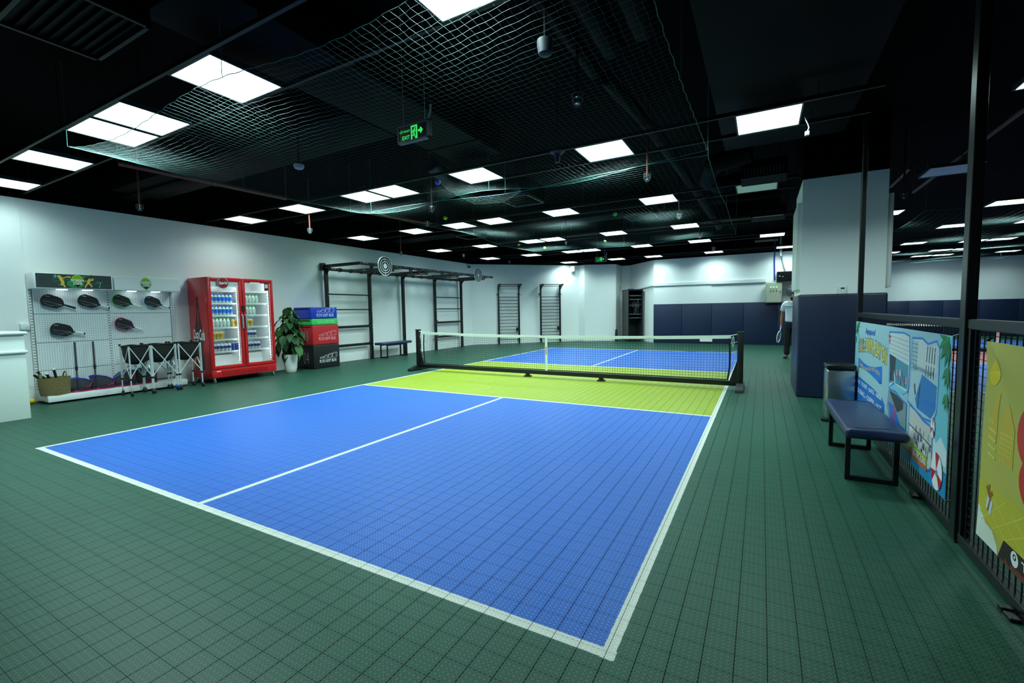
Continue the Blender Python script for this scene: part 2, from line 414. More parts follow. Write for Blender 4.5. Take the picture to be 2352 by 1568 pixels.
# ============================================================ CEILING LAMPS
rows = [(.66, [-2.94,-1.14,.53,1.17,2.65,4.95]), (3.96, [-2.7,-.92,.72,1.36,2.94,4.84,6.59]), (6.9, [-2.52,-.75,.54,1.47,3.02,4.91]),
        (9.95, [-2.42,-.72,.86,1.5,3.2,4.93,6.65]), (12.75, [-2.27,-.56,.97,1.6,3.26,4.94,6.78]), (15.9, [-.4,1.58,2.98,5.05,7.25])]
RN = ['front', 'second', 'third', 'fourth', 'fifth', 'last']
ZL = 3.28
def lamp_proto(lit):
    t = thing('ceiling_light', 'x', 'ceiling light', (0,0,ZL), 'square ceiling panels')
    mb = MB()
    for a, b in (((-.3,-.3),(.3,-.285)), ((-.3,.285),(.3,.3)), ((-.3,-.285),(-.285,.285)), ((.285,-.285),(.3,.285))):
        mb.box((a[0],a[1],ZL), (b[0],b[1],ZL+.045))
    mb.box((-.29,-.29,ZL+.03), (.29,.29,ZL+.045)); mb.build('frame', m_lampf, t)
    mb = MB(); mb.box((-.285,-.285,ZL+.006), (.285,.285,ZL+.02)); mb.build('diffuser', m_lamp if lit else m_unlit, t)
    if lit:
        ld = bpy.data.lights.new('led_light', 'AREA'); ld.shape = 'SQUARE'; ld.size = .57; ld.energy = LAMP_P; ld.color = LAMP_COL; ld.spread = LAMP_SPREAD
        lo = bpy.data.objects.new('led_light', ld); COL.objects.link(lo); lo.parent = t; lo.location = (0,0,.003)
    return t
lit0 = lamp_proto(True); first = True
def lamp(x, y, label):
    global first
    if first: first = False; lit0.location = (x, y, ZL); ORG[lit0] = Vector((x, y, ZL)); lit0['label'] = label; return lit0
    return dup(lit0, (x, y, ZL), label)
_pw = {}
def power(o, f):                         # lamps close to a wall are dimmed
    for ch in o.children:
        if ch.type == 'LIGHT':
            if f not in _pw: _pw[f] = ch.data.copy(); _pw[f].energy = LAMP_P*f
            ch.data = _pw[f]
for r, (y, xs) in enumerate(rows):
    for k, x in enumerate(xs):
        o = lamp(x, y, 'lit square ceiling panel, %s from the left in the %s row over the main court' % (ORD[k], RN[r]))
        power(o, .25 if x < -2 else .6 if r == 5 else 1.)
off0 = lamp_proto(False); off0.location = (6.46, 7.19-.27, ZL); ORG[off0] = Vector(off0.location)
off0['label'] = 'unlit greenish square ceiling panel left of the white pillar top'
dup(off0, (8.95,7.42,ZL), 'unlit bluish square ceiling panel right of the pillar behind the tall fence post')
hall = [(8.85,4.1,'lit square ceiling panel cut by the right edge of the photo, uppermost'),
 (10.76,10.9,'lit square ceiling panel right of the fence post, nearer one above the second net'),
 (8.83,10.87,'lit square ceiling panel peeping out right beside the pillar, upper one'),
 (10.76,13.83,'lit square ceiling panel half hidden by the left side of the tall fence post'),
 (12.24,14.0,'lit square ceiling panel at the right edge, just under a larger one'),
 (10.79,17.46,'lit square ceiling panel midway between pillar and tall fence post'),
 (12.32,17.9,'lit square ceiling panel behind the tall fence post, left of a pair'),
 (12.96,17.9,'lit square ceiling panel right of the tall post, right one of a joined pair'),
 (10.72,20.3,'lit square ceiling panel peeping out right beside the pillar, lower one'),
 (12.23,20.5,'lit square panel left of the tall post, left of a pair above the far wall'),
 (12.87,20.5,'lit square panel left of the tall post, right of a pair above the far wall'),
 (12.2,22.65,'lit square ceiling panel closest to the far wall, left one of a pair'),
 (12.84,22.65,'lit square ceiling panel closest to the far wall, right one of a pair'),
 (14.7,22.65,'lit square ceiling panel right of the tall post closest to the far wall')]
for x, y, l in hall: power(lamp(x, y, l), .35 if y > 20 else .8 if y > 17 else 1.)

# ceiling rails along the lamp rows
n = 2
for r, (y, xs) in enumerate(rows):
    mb = MB()
    x1 = 7.02 if r == 2 else 7.5
    for s in (-1, 1):
        yy = y+s*.318
        xl = -3.6
        if yy > 13.45: xl = -3.6+(yy-13.45)+.02
        mb.box((xl,yy-.014,ZL), (x1,yy+.014,ZL+.006)); mb.box((xl,yy-.004,ZL+.006), (x1,yy+.004,ZL+.045))
        k = xl+.4
        while k < x1: mb.box((k-.004,yy-.004,ZL+.045), (k+.004,yy+.004,HC)); k += 1.7
    struct(mb, 'trim_%d' % n, m_rail); n += 1

# ============================================================ DUCTS, PIPES AND FITTINGS UNDER THE DECK
def solo(mb, name, mat, label, cat, group=None, smooth=30, kind=None):
    return tag(mb.build(name, mat, smooth=smooth, kind=kind), label, cat, group)
def hang(mb, x, y, z, mi=0, r=.006): mb.tube([(x,y,z), (x,y,HC)], r, 6, mi)
def duct(pts, r, name, label, ribs=False, mat=None, n=20):
    mb = MB()
    P = [Vector(p) for p in pts]
    if ribs:
        Q = []
        for a, b in zip(P[:-1], P[1:]):
            m = max(2, int((b-a).length/.03)); Q += [a+(b-a)*k/m for k in range(m)]
        Q.append(P[-1]); mb.tube(Q, [r*(1+.07*(k % 2)) for k in range(len(Q))], n)
    else: mb.tube(P, r, n)
    for p in (P[0]+(P[1]-P[0])*.15, P[-1]+(P[-2]-P[-1])*.15): mb.tube([p+Vector((0,0,r*.9)), (p.x,p.y,HC)], .006, 6)
    return solo(mb, name, mat or m_black_duct, label, 'duct', smooth=50)
duct([(5.2,-.5,3.46),(5.22,2.45,3.46)], .06, 'round_duct', 'black round ceiling duct left of two fatter ones at the top')
duct([(5.45,-.5,3.5),(5.45,2.2,3.5)], .1, 'round_duct', 'black round ceiling duct, middle one of three at the top')
duct([(5.74,-.5,3.52),(5.74,2.1,3.52)], .11, 'round_duct', 'black round ceiling duct, rightmost and fattest of three at the top')
duct([(5.3,2.5,3.42),(5.42,4.0,3.42),(5.5,7,3.42),(5.55,11.5,3.42)], .065, 'flexible_hose', 'long ribbed black ceiling hose running away along the right of the net', ribs=True, n=10)
duct([(6.4,7.0,3.5),(5.9,7.0,3.42),(5.75,6.4,3.4),(5.9,5.8,3.45),(6.4,5.7,3.5)], .13, 'flexible_duct', 'sagging crumpled duct by the right edge of the ceiling net', ribs=True, n=12)
duct([(2.2,3.9,3.55),(2.25,4.3,3.35),(2.4,4.75,3.22),(2.75,4.95,3.24),(3.0,5.1,3.4)], .11, 'flexible_duct', 'sagging silver foil duct beside the cassette unit', ribs=True, mat=M('crumpled_foil', (46,50,50), .35, metal=.4, var=.5, scale=60, bump=.6), n=12)
duct([(-3,5.35,3.6),(0,5.4,3.6),(.9,5.2,3.6)], .14, 'round_duct', 'black round ceiling duct above the second row of lamps on the left')
mb = MB(); mb.rbox((-3.2,1.95,3.5), (2.6,2.7,3.86), .01); [hang(mb, x, 1.93, 3.5) for x in (-2,1,2)]
solo(mb, 'air_duct', m_black_duct, 'wide flat black ceiling duct behind the front row of lamps', 'duct')
mb = MB(); mb.rbox((2.7,.05,3.46), (3.45,3.8,3.8), .01); mb.rbox((2.65,1.2,3.45), (3.5,1.25,3.81), .005); mb.rbox((2.65,3.2,3.45), (3.5,3.25,3.81), .005)
solo(mb, 'air_duct', m_black_duct, 'black box duct running away above the exit sign', 'duct')
mb = MB(); mb.rbox((6.1,-1,3.42), (7.4,5.2,3.85), .01); solo(mb, 'air_duct', m_black_duct, 'big black box duct at the upper right above the bench', 'duct')
mb = MB(); mb.rbox((-3.4,8.65,3.5), (4.6,9.3,3.85), .01); solo(mb, 'air_duct', m_black_duct, 'black box duct crossing behind the third row of lamps', 'duct')
mb = MB(); mb.rbox((-3.0,10.6,3.5), (6.9,11.2,3.85), .01); solo(mb, 'air_duct', m_black_duct, 'black box duct crossing behind the fourth row of lamps', 'duct')
mb = MB(); mb.rbox((-3.5,2.2,3.46), (-1.3,2.45,3.8), .01); solo(mb, 'ceiling_beam', m_black_duct, 'short dark ceiling beam above the peg board wall', 'beam')
m_pipe = M('red_brown_pipe', (116,50,36), .5, var=.15)
m_pipe2 = M('brown_pipe', (78,58,50), .5, var=.15)
def pipe(pts, r, label, mat=m_pipe):
    mb = MB(); mb.tube(pts, r, 10)
    for p in pts: mb.tube([Vector(p)+Vector((0,0,r*.8)), (p[0],p[1],HC)], .007, 6)
    for p, q in zip(pts[:-1], pts[1:]):
        c = Vector(p).lerp(Vector(q), .5); t = (Vector(q)-Vector(p)).normalized(); mb.tube([c-t*.04, c+t*.04], r*1.25, 10)
    return solo(mb, 'sprinkler_pipe', mat, label, 'pipe', smooth=50)
pipe([(-.85,1.2,3.36),(-.72,3.5,3.36)], .035, 'rust brown pipe on the ceiling above the peg board, nearest one')
pipe([(-.62,5.2,3.42),(-.26,7.1,3.42)], .035, 'rust brown pipe on the ceiling above the monkey bar rig')
pipe([(9.05,4.9,3.45),(9.03,9.65,3.45)], .028, 'long brown ceiling pipe crossing behind the tall fence post', m_pipe2)
pipe([(8.55,7.7,3.45),(8.56,8.95,3.45)], .022, 'short thin brown ceiling pipe right of the pillar top', m_pipe2)

m_cage = M('dull_chrome_cage', (84,92,96), .5, metal=.2)
def sprinkler(x, y, z, label, pipe_red=False):
    t = thing('sprinkler', label, 'sprinkler', (x,y,z), 'caged ceiling sprinklers')
    mb = MB(); mb.tube([(x,y,z+.05), (x,y,HC)], .012, 6); mb.build('drop_pipe', m_pipe if pipe_red else m_black_duct, t)
    mb = MB(); mb.lathe((x,y,z), [(.008,-.02),(.02,-.018),(.006,-.01),(.006,.03),(.016,.035),(.016,.055)], 8); mb.build('nozzle', m_chrome, t)
    mb = MB()
    for k in range(6):
        a = k*pi/3; mb.tube([(x+.045*math.cos(a),y+.045*math.sin(a),z+.05),(x+.04*math.cos(a),y+.04*math.sin(a),z-.005),(x+.012*math.cos(a),y+.012*math.sin(a),z-.045)], .0022, 4)
    for r_, zz in ((.046,.05),(.043,.01),(.026,-.03)): mb.tube([(x+r_*math.cos(k*pi/6),y+r_*math.sin(k*pi/6),z+zz) for k in range(12)], .0022, 4, closed=True)
    mb.build('cage', m_cage, t, kind='stuff')
for x, y, l, pr in [(-1.532,1.68,'caged sprinkler on a drop pipe over the peg board',True), (-1.156,4.28,'caged sprinkler on a drop pipe above the red fridge',True),
 (1.17,5.0,'caged sprinkler right of the second row panels, left of a yellow ball',False), (2.0,4.1,'caged sprinkler just under the blue ball on the ceiling net',True),
 (5.29,1.81,'caged sprinkler hanging nearest, above the lamp bulb',False), (-2.136,7.87,'caged sprinkler over the round target of the rig',True),
 (-1.045,9.3,'caged sprinkler above the far end of the monkey bar rig',False), (-.787,11.56,'caged sprinkler in front of the left stall bars',False),
 (2.35,8.8,'caged sprinkler beside the joined pair of panels in the fourth row',False), (5.26,6.93,'caged sprinkler right of the third row panels by the ribbed hose',False),
 (5.3,4.2,'caged sprinkler right of the nearest net corner',True), (5.31,9.52,'caged sprinkler over the right half of the far court',False),
 (5.37,12.14,'caged sprinkler nearest the server cabinet',False), (8.4,7.29,'caged sprinkler just right of the pillar in the other hall',True)]:
    sprinkler(x, y, 2.95, l, pr)
# smoke detector, dome camera, bulb
def disc_det(x, y, z, label):
    t = thing('smoke_detector', label, 'smoke detector', (x,y,z)); mb = MB(); mb.lathe((x,y,z), [(.02,-.03),(.045,-.02),(.055,0),(.055,.02)], 14); mb.build('body', m_grey, t, smooth=40)
    mb = MB(); hang(mb, x, y, z+.02, r=.008); mb.build('stem', m_black_duct, t)
disc_det(2.03,1.75,2.98,'small disc shaped smoke detector behind the ceiling net, left part')
t = thing('ceiling_camera', 'grey barrel shaped ceiling camera between ducts near the top edge', 'camera', (5.37,1.04,2.95))
mb = MB(); mb.lathe((5.37,1.04,2.95), [(.03,-.04),(.042,-.03),(.05,.02),(.05,.05),(.03,.06)], 14); mb.build('housing', M('blue_grey_plastic',(44,50,58),.6), t, smooth=40)
mb = MB(); mb.lathe((5.37,1.04,2.905), [(.012,0),(.026,.005),(.026,.012)], 12); mb.build('lens', m_blackp, t); mb = MB(); hang(mb,5.37,1.04,3.0,r=.01); mb.build('stem', m_black_duct, t)
t = thing('lamp_bulb', 'blue grey funnel shaped lamp bulb hanging under the ceiling net', 'bulb', (4.656,2.893,2.95))
mb = MB(); mb.lathe((4.656,2.893,2.95), [(.018,-.06),(.024,-.055),(.028,0),(.045,.03),(.072,.04),(.075,.052),(.06,.056)], 16); mb.build('shade', M('blue_grey_plastic'), t, smooth=35)
mb = MB(); hang(mb,4.656,2.893,3.0,r=.005); mb.build('cord', m_blackp, t)

# exit signs
def exit_sign(c, w, h, label, big):
    x, y, z = c; t = thing('exit_sign', label, 'exit sign', (x,y,z-h/2), 'hanging exit signs')
    mb = MB(); f = .018
    mb.rbox((x-w/2,y-.02,z+h/2-f), (x+w/2,y+.02,z+h/2), .004); mb.rbox((x-w/2,y-.02,z-h/2), (x+w/2,y+.02,z-h/2+f), .004)
    mb.rbox((x-w/2,y-.02,z-h/2), (x-w/2+f,y+.02,z+h/2), .004); mb.rbox((x+w/2-f*1.8,y-.02,z-h/2), (x+w/2,y+.02,z+h/2), .004); mb.build('frame', M('sign_frame_grey',(84,92,96),.45), t)
    mb = MB(); mb.box((x-w/2+f*.6,y-.012,z-h/2+f*.6), (x+w/2-f*.8,y+.012,z+h/2-f*.6)); mb.build('dark_panel', m_blackp, t)
    X, Z, N = (1,0,0), (0,0,1), 0; o = (x, y-.0125, z); k = w/.36; mb = MB()
    mb.text('LỐI THOÁT', (x-.098*k,y-.0125,z+.026*k), X, Z, .03*k, .115*k, bold=.01); mb.text('EXIT', (x-.085*k,y-.0125,z-.032*k), X, Z, .032*k, .085*k, bold=.015)
    q = lambda pts: [(a*k, b*k) for a, b in pts]
    for a, b, cc, d in ((-.028,-.066,-.014,.055), (.028,-.066,.044,.055), (-.028,.043,.044,.056)): mb.flat(q([(a,b),(cc,b),(cc,d),(a,d)]), o, X, Z, 0, .001)
    mb.flat(q([(math.cos(i*pi/5)*.006+.013, math.sin(i*pi/5)*.007+.032) for i in range(10)]), o, X, Z, 0, .001)
    for pts, w_ in (([(.010,.022),(.006,-.006)], .013), ([(.012,.018),(-.004,.012),(-.009,-.002)], .006), ([(.012,.018),(.022,.006)], .006), ([(.004,-.006),(0,-.028),(-.012,-.03)], .008), ([(.008,-.006),(.016,-.034),(.022,-.052)], .008)):
        mb.line2(q(pts), w_*k, o, X, Z, 0, .001)
    mb.flat(q([(.052,-.006),(.075,-.006),(.075,-.022),(.085,-.022),(.105,.003),(.085,.028),(.075,.028),(.075,.012),(.052,.012)]), o, X, Z, 0, .001)
    mb.build('lit_symbols', m_green_emit, t)
    mb = MB(); mb.tube([(x+w/2-.03,y,z+h/2), (x+w/2,y,z+h/2+.06), (x+w/2+.005,y,z+h/2+.12)], .009, 6); mb.tube([(x-w/2+.06,y,z+h/2), (x-w/2+.06,y,HC)], .003, 4); mb.tube([(x+w/2-.06,y,z+h/2), (x+w/2-.06,y,HC)], .003, 4)
    mb.build('hanger', m_grey, t)
exit_sign((3.9,1.52,2.9), .36, .155, 'big hanging exit sign with green running figure under the ceiling net', True)
exit_sign((2.19,12.03,2.88), .36, .155, 'tiny far exit sign hanging over the far court', False)

# air vents and cassette
def vent(x0, x1, y, label, z=3.27, h=.16):
    t = thing('air_vent', label, 'air vent', ((x0+x1)/2,y,z), 'slotted black air vents')
    mb = MB(); w = .02
    for a, b in (((x0,z),(x1,z+w)), ((x0,z+h-w),(x1,z+h)), ((x0,z),(x0+w,z+h)), ((x1-w,z),(x1,z+h))): mb.box((a[0],y-.01,a[1]), (b[0],y+.02,b[1]))
    mb.box((x0,y+.02,z), (x1,y+.5,z+h+.1)); hang(mb,x0+.1,y+.3,z+h); hang(mb,x1-.1,y+.3,z+h); mb.build('frame', m_black_duct, t)
    me = None
    k = x0+.05
    while k < x1-.03:
        if me is None:
            mb = MB(); mb.box((k,y-.006,z+w), (k+.014,y+.018,z+h-w)); o = mb.build('slat', m_dkgrey, t); me = o.data; k0 = k
        else:
            o = bpy.data.objects.new('slat', me); COL.objects.link(o); o.parent = t; o.location = (k-k0, 0, 0)
        k += .042
vent(6.25,6.86,6.19,'slotted black air vent left of the pillar, nearest and uppermost')
vent(6.33,6.98,9.7,'slotted black air vent left of the pillar, middle one')
vent(6.35,6.95,13.5,'slotted black air vent left of the pillar, farthest and lowest')
def grille(x0, x1, y0, y1, label, z=3.27, edge=None):
    t = thing('ceiling_grille', label, 'air vent', ((x0+x1)/2,(y0+y1)/2,z), 'square ceiling grilles')
    mb = MB(); w = .025
    for a in ((x0,y0,x1,y0+w),(x0,y1-w,x1,y1),(x0,y0,x0+w,y1),(x1-w,y0,x1,y1)): mb.box((a[0],a[1],z), (a[2],a[3],z+.04))
    mb.build('frame', edge or m_rail, t)
    mb = MB(); n_ = 9
    for k in range(n_):
        yy = y0+w+(y1-y0-2*w)*(k+.5)/n_; mb.obox(((x0+x1)/2,yy,z+.02), ((x1-x0)/2-w,0,0), (0,.02,.008), (0,0,.002))
    mb.build('slats', m_black_duct, t, kind='stuff'); mb = MB(); mb.box((x0,y0,z+.04), (x1,y1,z+.3)); mb.build('housing', m_black_duct, t)
grille(2.15,2.95,-.55,.0,'black ceiling grille in the top left corner of the photo')
grille(2.5,3.1,5.25,5.95,'dark cassette grille with pale rim beside the silver foil duct', edge=M('dim_edge',(58,66,60),.5))
grille(4.0,4.6,7.9,8.5,'dark ceiling grille with thin rim right of the third lamp row', edge=M('dim_edge'))
grille(-.4,.2,8.0,8.6,'dark ceiling grille with thin rim over the rig end', edge=M('dim_edge'))
# loose white connector by the panel near the pillar
mb = MB(); mb.tube([(6.93,4.05,3.25),(6.95,4.05,3.2),(6.96,4.05,3.16),(6.945,4.05,3.13)], .005, 6); mb.tube([(6.92,4.05,3.28),(6.93,4.05,3.25)], .003, 4); mb.rbox((6.925,4.03,3.09),(6.965,4.07,3.13),.006)
tag(mb.build('cable_connector', m_white), 'white plug dangling beside the panel left of the pillar', 'plug')

# ============================================================ CEILING NETS
m_net = M('teal_net_cord', (74,104,102), .6, var=.15); m_rope = M('teal_border_rope', (34,104,92), .6)
def ceiling_net(x0, x1, y0, y1, zf, label, sp=.054, r=.00048, seg=3):
    t = thing('ceiling_net', label, 'net', ((x0+x1)/2,(y0+y1)/2,2.9))
    mb = MB(); nx = int((x1-x0)/sp); ny = int((y1-y0)/sp)
    def P(i, j):
        a = x0+(x1-x0)*i/nx; b = y0+(y1-y0)*j/ny
        a2 = a+.005*math.sin(b*31+i*1.7); b2 = b+.005*math.sin(a*29+j*1.3)
        return Vector((a2, b2, zf(a, b)))
    G = [[P(i, j) for j in range(ny+1)] for i in range(nx+1)]
    for i in range(nx+1): mb.tube(G[i], r, 3, caps=False)
    for j in range(ny+1): mb.tube([G[i][j] for i in range(nx+1)], r, 3, caps=False)
    mb.build('net_mesh', m_net, t, kind='stuff')
    mb = MB(); loop = [G[i][0] for i in range(nx+1)]+[G[nx][j] for j in range(1, ny+1)]+[G[i][ny] for i in range(nx-1, -1, -1)]+[G[0][j] for j in range(ny-1, 0, -1)]
    mb.tube(loop, .0032, 4, closed=True); mb.build('border_rope', m_rope, t)
    mb = MB()
    for i, j in ((0,0),(nx,0),(0,ny),(nx,ny),(nx//2,0),(nx//2,ny),(0,ny//2),(nx,ny//2)):
        p = G[i][j]; mb.tube([p, (p.x,p.y,HC)], .003, 4)
    mb.build('tie_cord', m_rope, t)
def z1(x, y):
    e = min(1, min(x-.3, 6.0-x)/.5); s = .10*math.sin((x-.3)/5.7*pi)*math.sin((y-.35)/3.6*pi) if y > .35 else 0
    return 3.02+.04*(1-max(0, e))**2-.12*s*6+.05*math.cos(x*2.2)*(.5+.5*math.cos((y-.35)*1.75))
def z2(x, y): return 3.03+.12*max(0, abs(x-3.4)/2.6-.6)-.05*math.sin((y-4)*1.05)**2+.03*math.sin(x*2+y)
ceiling_net(.3,6.0,.35,4.0,z1,'large sagging teal net strung under the ceiling over the near half of the court')
ceiling_net(.7,6.0,4.08,10.4,z2,'second teal net strung under the ceiling beyond the first, over the court net',.075)
ceiling_net(9.2,14.5,9.6,22.6,lambda x, y: 3.06-.06*abs(math.sin(y*1.0))-.04*math.sin(x*1.3),'teal net strung under the ceiling of the other hall',.12,.0008)
# balls caught in the nets
def ball(x, y, z, rgb, nm, label, r=.037):
    mb = MB(); mb.ball((x,y,z+r), r, 16)
    o = solo(mb, 'plastic_ball', M(nm, rgb, .45), label, 'ball', smooth=True); return o
YG, GR, BL = ('yellow_green_ball',(170,196,40)), ('green_ball',(50,170,40)), ('blue_ball',(32,88,214))
for x, y, (nm, rgb), l in [(2.80,3.24,BL,'blue ball caught in the ceiling net left of the middle panel'), (1.43,5.2,YG,'yellow green ball on the ceiling net just over a third row panel'),
  (4.17,6.7,GR,'bright green ball on the ceiling net right of the third row panels'), (1.12,8.66,YG,'yellow green ball at the left tip of the joined fourth row panels'),
  (1.18,10.1,YG,'yellow green ball below the joined fourth row panels'), (3.03,9.75,GR,'small green ball under the fourth row panel right of the joined pair')]:
    ball(x, y, z2(x,y) if y > 4.08 else z1(x,y), rgb, nm, l)

# ============================================================ LEFT SIDE: COUNTER, PEG BOARD WALL
t = thing('reception_counter', 'white reception counter with rounded ledges, cut by the left edge', 'counter', (-2.5,-.4,0))
mb = MB(); mb.rbox((-2.95,-1.4,0), (-2.05,.49,1.13), .006); mb.build('body', m_counter, t, smooth=30)
mb = MB(); mb.rbox((-2.99,-1.44,1.13), (-2.01,.52,1.175), .02, seg=3); mb.build('top_board', m_counter, t, smooth=40)
mb = MB(); mb.rbox((-2.06,-1.43,.88), (-2.02,.51,.925), .018, seg=3); mb.rbox((-2.95,.48,.88), (-2.05,.515,.925), .016, seg=3); mb.build('ledge', m_counter, t, smooth=40)
mb = MB(); mb.rbox((-2.35,.03,1.175), (-2.08,.28,1.19), .004); tag(mb.build('notebook', M('brown_cover',(96,74,60),.6)), 'thin brown notebook lying on the white counter top', 'notebook')
t = thing('wall_socket', 'white double switch box on the wall between counter and peg board', 'socket', (-3.55,.9,1.17))
mb = MB(); mb.rbox((-3.585,.82,1.17), (-3.53,.925,1.27), .006); mb.build('box', m_white, t, smooth=30)
mb = MB(); mb.rbox((-3.532,.875,1.2), (-3.525,.91,1.24), .003); mb.build('switch', m_counter, t)
mb = MB(); mb.box((-3.6,-4.9,0), (-3.585,.93,3.215)); struct(mb, 'trim_9', m_wall)

t = thing('display_stand', 'white perforated display stand with two header boxes', 'display stand', (-3.4,1.9,0))
y0, ym, y1 = .95, 1.915, 2.9
for k, (a, b) in enumerate(((y0+.03, ym-.018), (ym+.018, y1-.03))):
    for z0, z1 in ((.16,.497), (.503,.947), (.953,1.41), (1.416,1.82)):
        mb = MB(); mb.rbox((-3.56,a,z0), (-3.53,b,z1), .003, seg=1); mb.build('perforated_panel', m_peg, t)
m_slot = M('dark_slot', (40,48,50), .7)
for y in (y0, ym, y1):
    mb = MB(); mb.box((-3.59,y-.016,.02), (-3.525,y+.016,2.04)); u = mb.build('slotted_upright', m_white, t)
    mb = MB(); z = .2
    while z < 1.8: mb.box((-3.5255,y-.011,z), (-3.5245,y-.003,z+.022)); mb.box((-3.5255,y+.003,z), (-3.5245,y+.011,z+.022)); z += .045
    mb.build('slots', m_slot, u, kind='stuff')
mb = MB(); mb.rbox((-3.56,y0,.03), (-3.12,y1,.13), .006); mb.build('base_shelf', m_white, t, smooth=30)
mb = MB()
for y in (y0+.08, ym, y1-.08): mb.tube([(-3.2,y,0),(-3.2,y,.03)], .018, 8)
for y in (y0+.08, y1-.08): mb.tube([(-3.5,y,0),(-3.5,y,.03)], .018, 8)
mb.build('foot', m_blackp, t)
Y, Z = (0,1,0), (0,0,1)
def shield_logo(mb, o, s, base):          # material slots: base.. white, green, yellow-green, black
    w, g_, yg, bk = base, base+1, base+2, base+3
    mb.flat([(-.058*s,.02*s),(.058*s,.02*s),(.05*s,-.035*s),(0,-.082*s),(-.05*s,-.035*s)], o, Y, Z, g_, .001)
    mb.flat([(-.045*s,.015*s),(.045*s,.015*s),(.04*s,-.03*s),(0,-.068*s),(-.04*s,-.03*s)], o, Y, Z, bk, .0025)
    mb.flat([(math.cos(k*pi/12)*.05*s, math.sin(k*pi/12)*.05*s+.025*s) for k in range(24)], o, Y, Z, yg, .004)
    for a, b in ((-.02,.05),(.0,.06),(.02,.05),(-.03,.035),(.03,.035),(.01,.042),(-.01,.042)): mb.flat([(a*s+math.cos(k*pi/3)*.0045*s, b*s+math.sin(k*pi/3)*.0045*s) for k in range(6)], o, Y, Z, bk, .0055)
    for tx, dz in (('SMASH', .012), ('ZONE', -.024)):
        p = Vector(o)+Vector((0,0,dz*s)); mb.text(tx, p, Y, Z, .034*s, (.12 if tx == 'SMASH' else .09)*s, bk, .0065, bold=.06); mb.text(tx, p, Y, Z, .03*s, (.115 if tx == 'SMASH' else .085)*s, w, .0075, bold=.03)
m_lg = [m_text_w, M('logo_green',(40,150,50),.5), M('logo_lime',(150,205,40),.5), M('logo_black',(12,20,16),.5)]
m_banner_dark = M('dark_slate_print', (52,62,62), .45, var=.3, scale=9)
for a, b, dark in ((y0-.02, ym-.01, True), (ym+.01, y1+.03, False)):
    mb = MB(); mb.rbox((-3.55,a,1.81), (-3.23,b,2.06), .008); hb = mb.build('header_box', m_white, t, smooth=30)
    if dark:
        mb = MB(); mb.box((-3.23,a+.025,1.825), (-3.226,b-.025,2.045), 0); o = (-3.226,(a+b)/2,1.93)
        for k in range(26):
            yy = random.uniform(-.3,.32); zz = random.uniform(-.085,.085); L = random.uniform(.03,.14); mb.line2([(yy,zz),(yy+L,zz+L*.35)], random.uniform(.003,.009), o, Y, Z, 5, .0005)
        for pts in ([(-.26,.075),(-.23,.1),(-.25,.055),(-.2,.095),(-.175,.07)], [(.27,.005),(.32,.0),(.31,-.03),(.295,-.085)], [(.02,.075),(.1,.085),(.11,.06)]): mb.line2(pts, .007, o, Y, Z, 6, .0007)
        mb.flat([(math.cos(k*pi/10)*.11, math.sin(k*pi/10)*.075-.03) for k in range(20)], o, Y, Z, 5, .0003)
        def fig(pts, w): mb.line2(pts, w, o, Y, Z, 7, .0012)
        mb.flat([(-.19+.022*math.cos(k*pi/5), .07+.022*math.sin(k*pi/5)) for k in range(10)], o, Y, Z, 7, .0012)
        fig([(-.18,.055),(-.155,-.015)], .04); fig([(-.155,-.015),(-.15,-.05),(-.135,-.085)], .022); fig([(-.16,-.02),(-.175,-.06)], .02); fig([(-.165,.045),(-.12,.065),(-.095,.075)], .013); fig([(-.095,.077),(-.06,.07)], .02)
        mb.flat([(.175+.017*math.cos(k*pi/5), .045+.017*math.sin(k*pi/5)) for k in range(10)], o, Y, Z, 7, .0012)
        fig([(.17,.025),(.155,-.02)], .036); fig([(.155,-.02),(.13,-.05),(.115,-.085)], .018); fig([(.16,-.025),(.19,-.04),(.195,-.075)], .018); fig([(.15,.02),(.105,.015)], .012); fig([(.175,.02),(.205,.03)], .012)
        mb.flat([(.212+.017*math.cos(k*pi/5), .045+.02*math.sin(k*pi/5)) for k in range(10)], o, Y, Z, 7, .0012)
        shield_logo(mb, (-3.2255,(a+b)/2+.02,1.935), 1.42, 1)
        mb.build('printed_front', [m_banner_dark]+m_lg+[M('glow_green',(40,140,70),.5), M('mint_print',(90,210,170),.5), M('amber_print',(228,190,72),.5)], hb)
    else:
        mb = MB(); mb.box((-3.23,a+.012,1.822), (-3.227,b-.012,2.048), 0); shield_logo(mb, (-3.227,(a+b)/2-.05,1.94), 1.42, 1)
        mb.build('printed_front', [m_white]+m_lg, hb)
    for dy in (-.12, .2) if dark else (-.2, .17):
        p = ((a+b)/2+dy)
        mb = MB(); mb.box((-3.44,p-.06,1.8), (-3.38,p+.06,1.81)); mb.build('strip_light', M('strip_light_lit',(255,255,255),emit=((.85,1,1),9)) , hb)
mb = MB()
for yy in (1.68, 1.8): mb.tube([(-3.53,yy,1.16),(-3.48,yy,1.15),(-3.44,yy+.012,1.175),(-3.4,yy+.02,1.2)], .003, 5)
for yy in (2.05, 2.4): mb.tube([(-3.53,yy,.96),(-3.44,yy,.95),(-3.38,yy,.985)], .003, 5)
mb.build('hook', m_chrome, t)

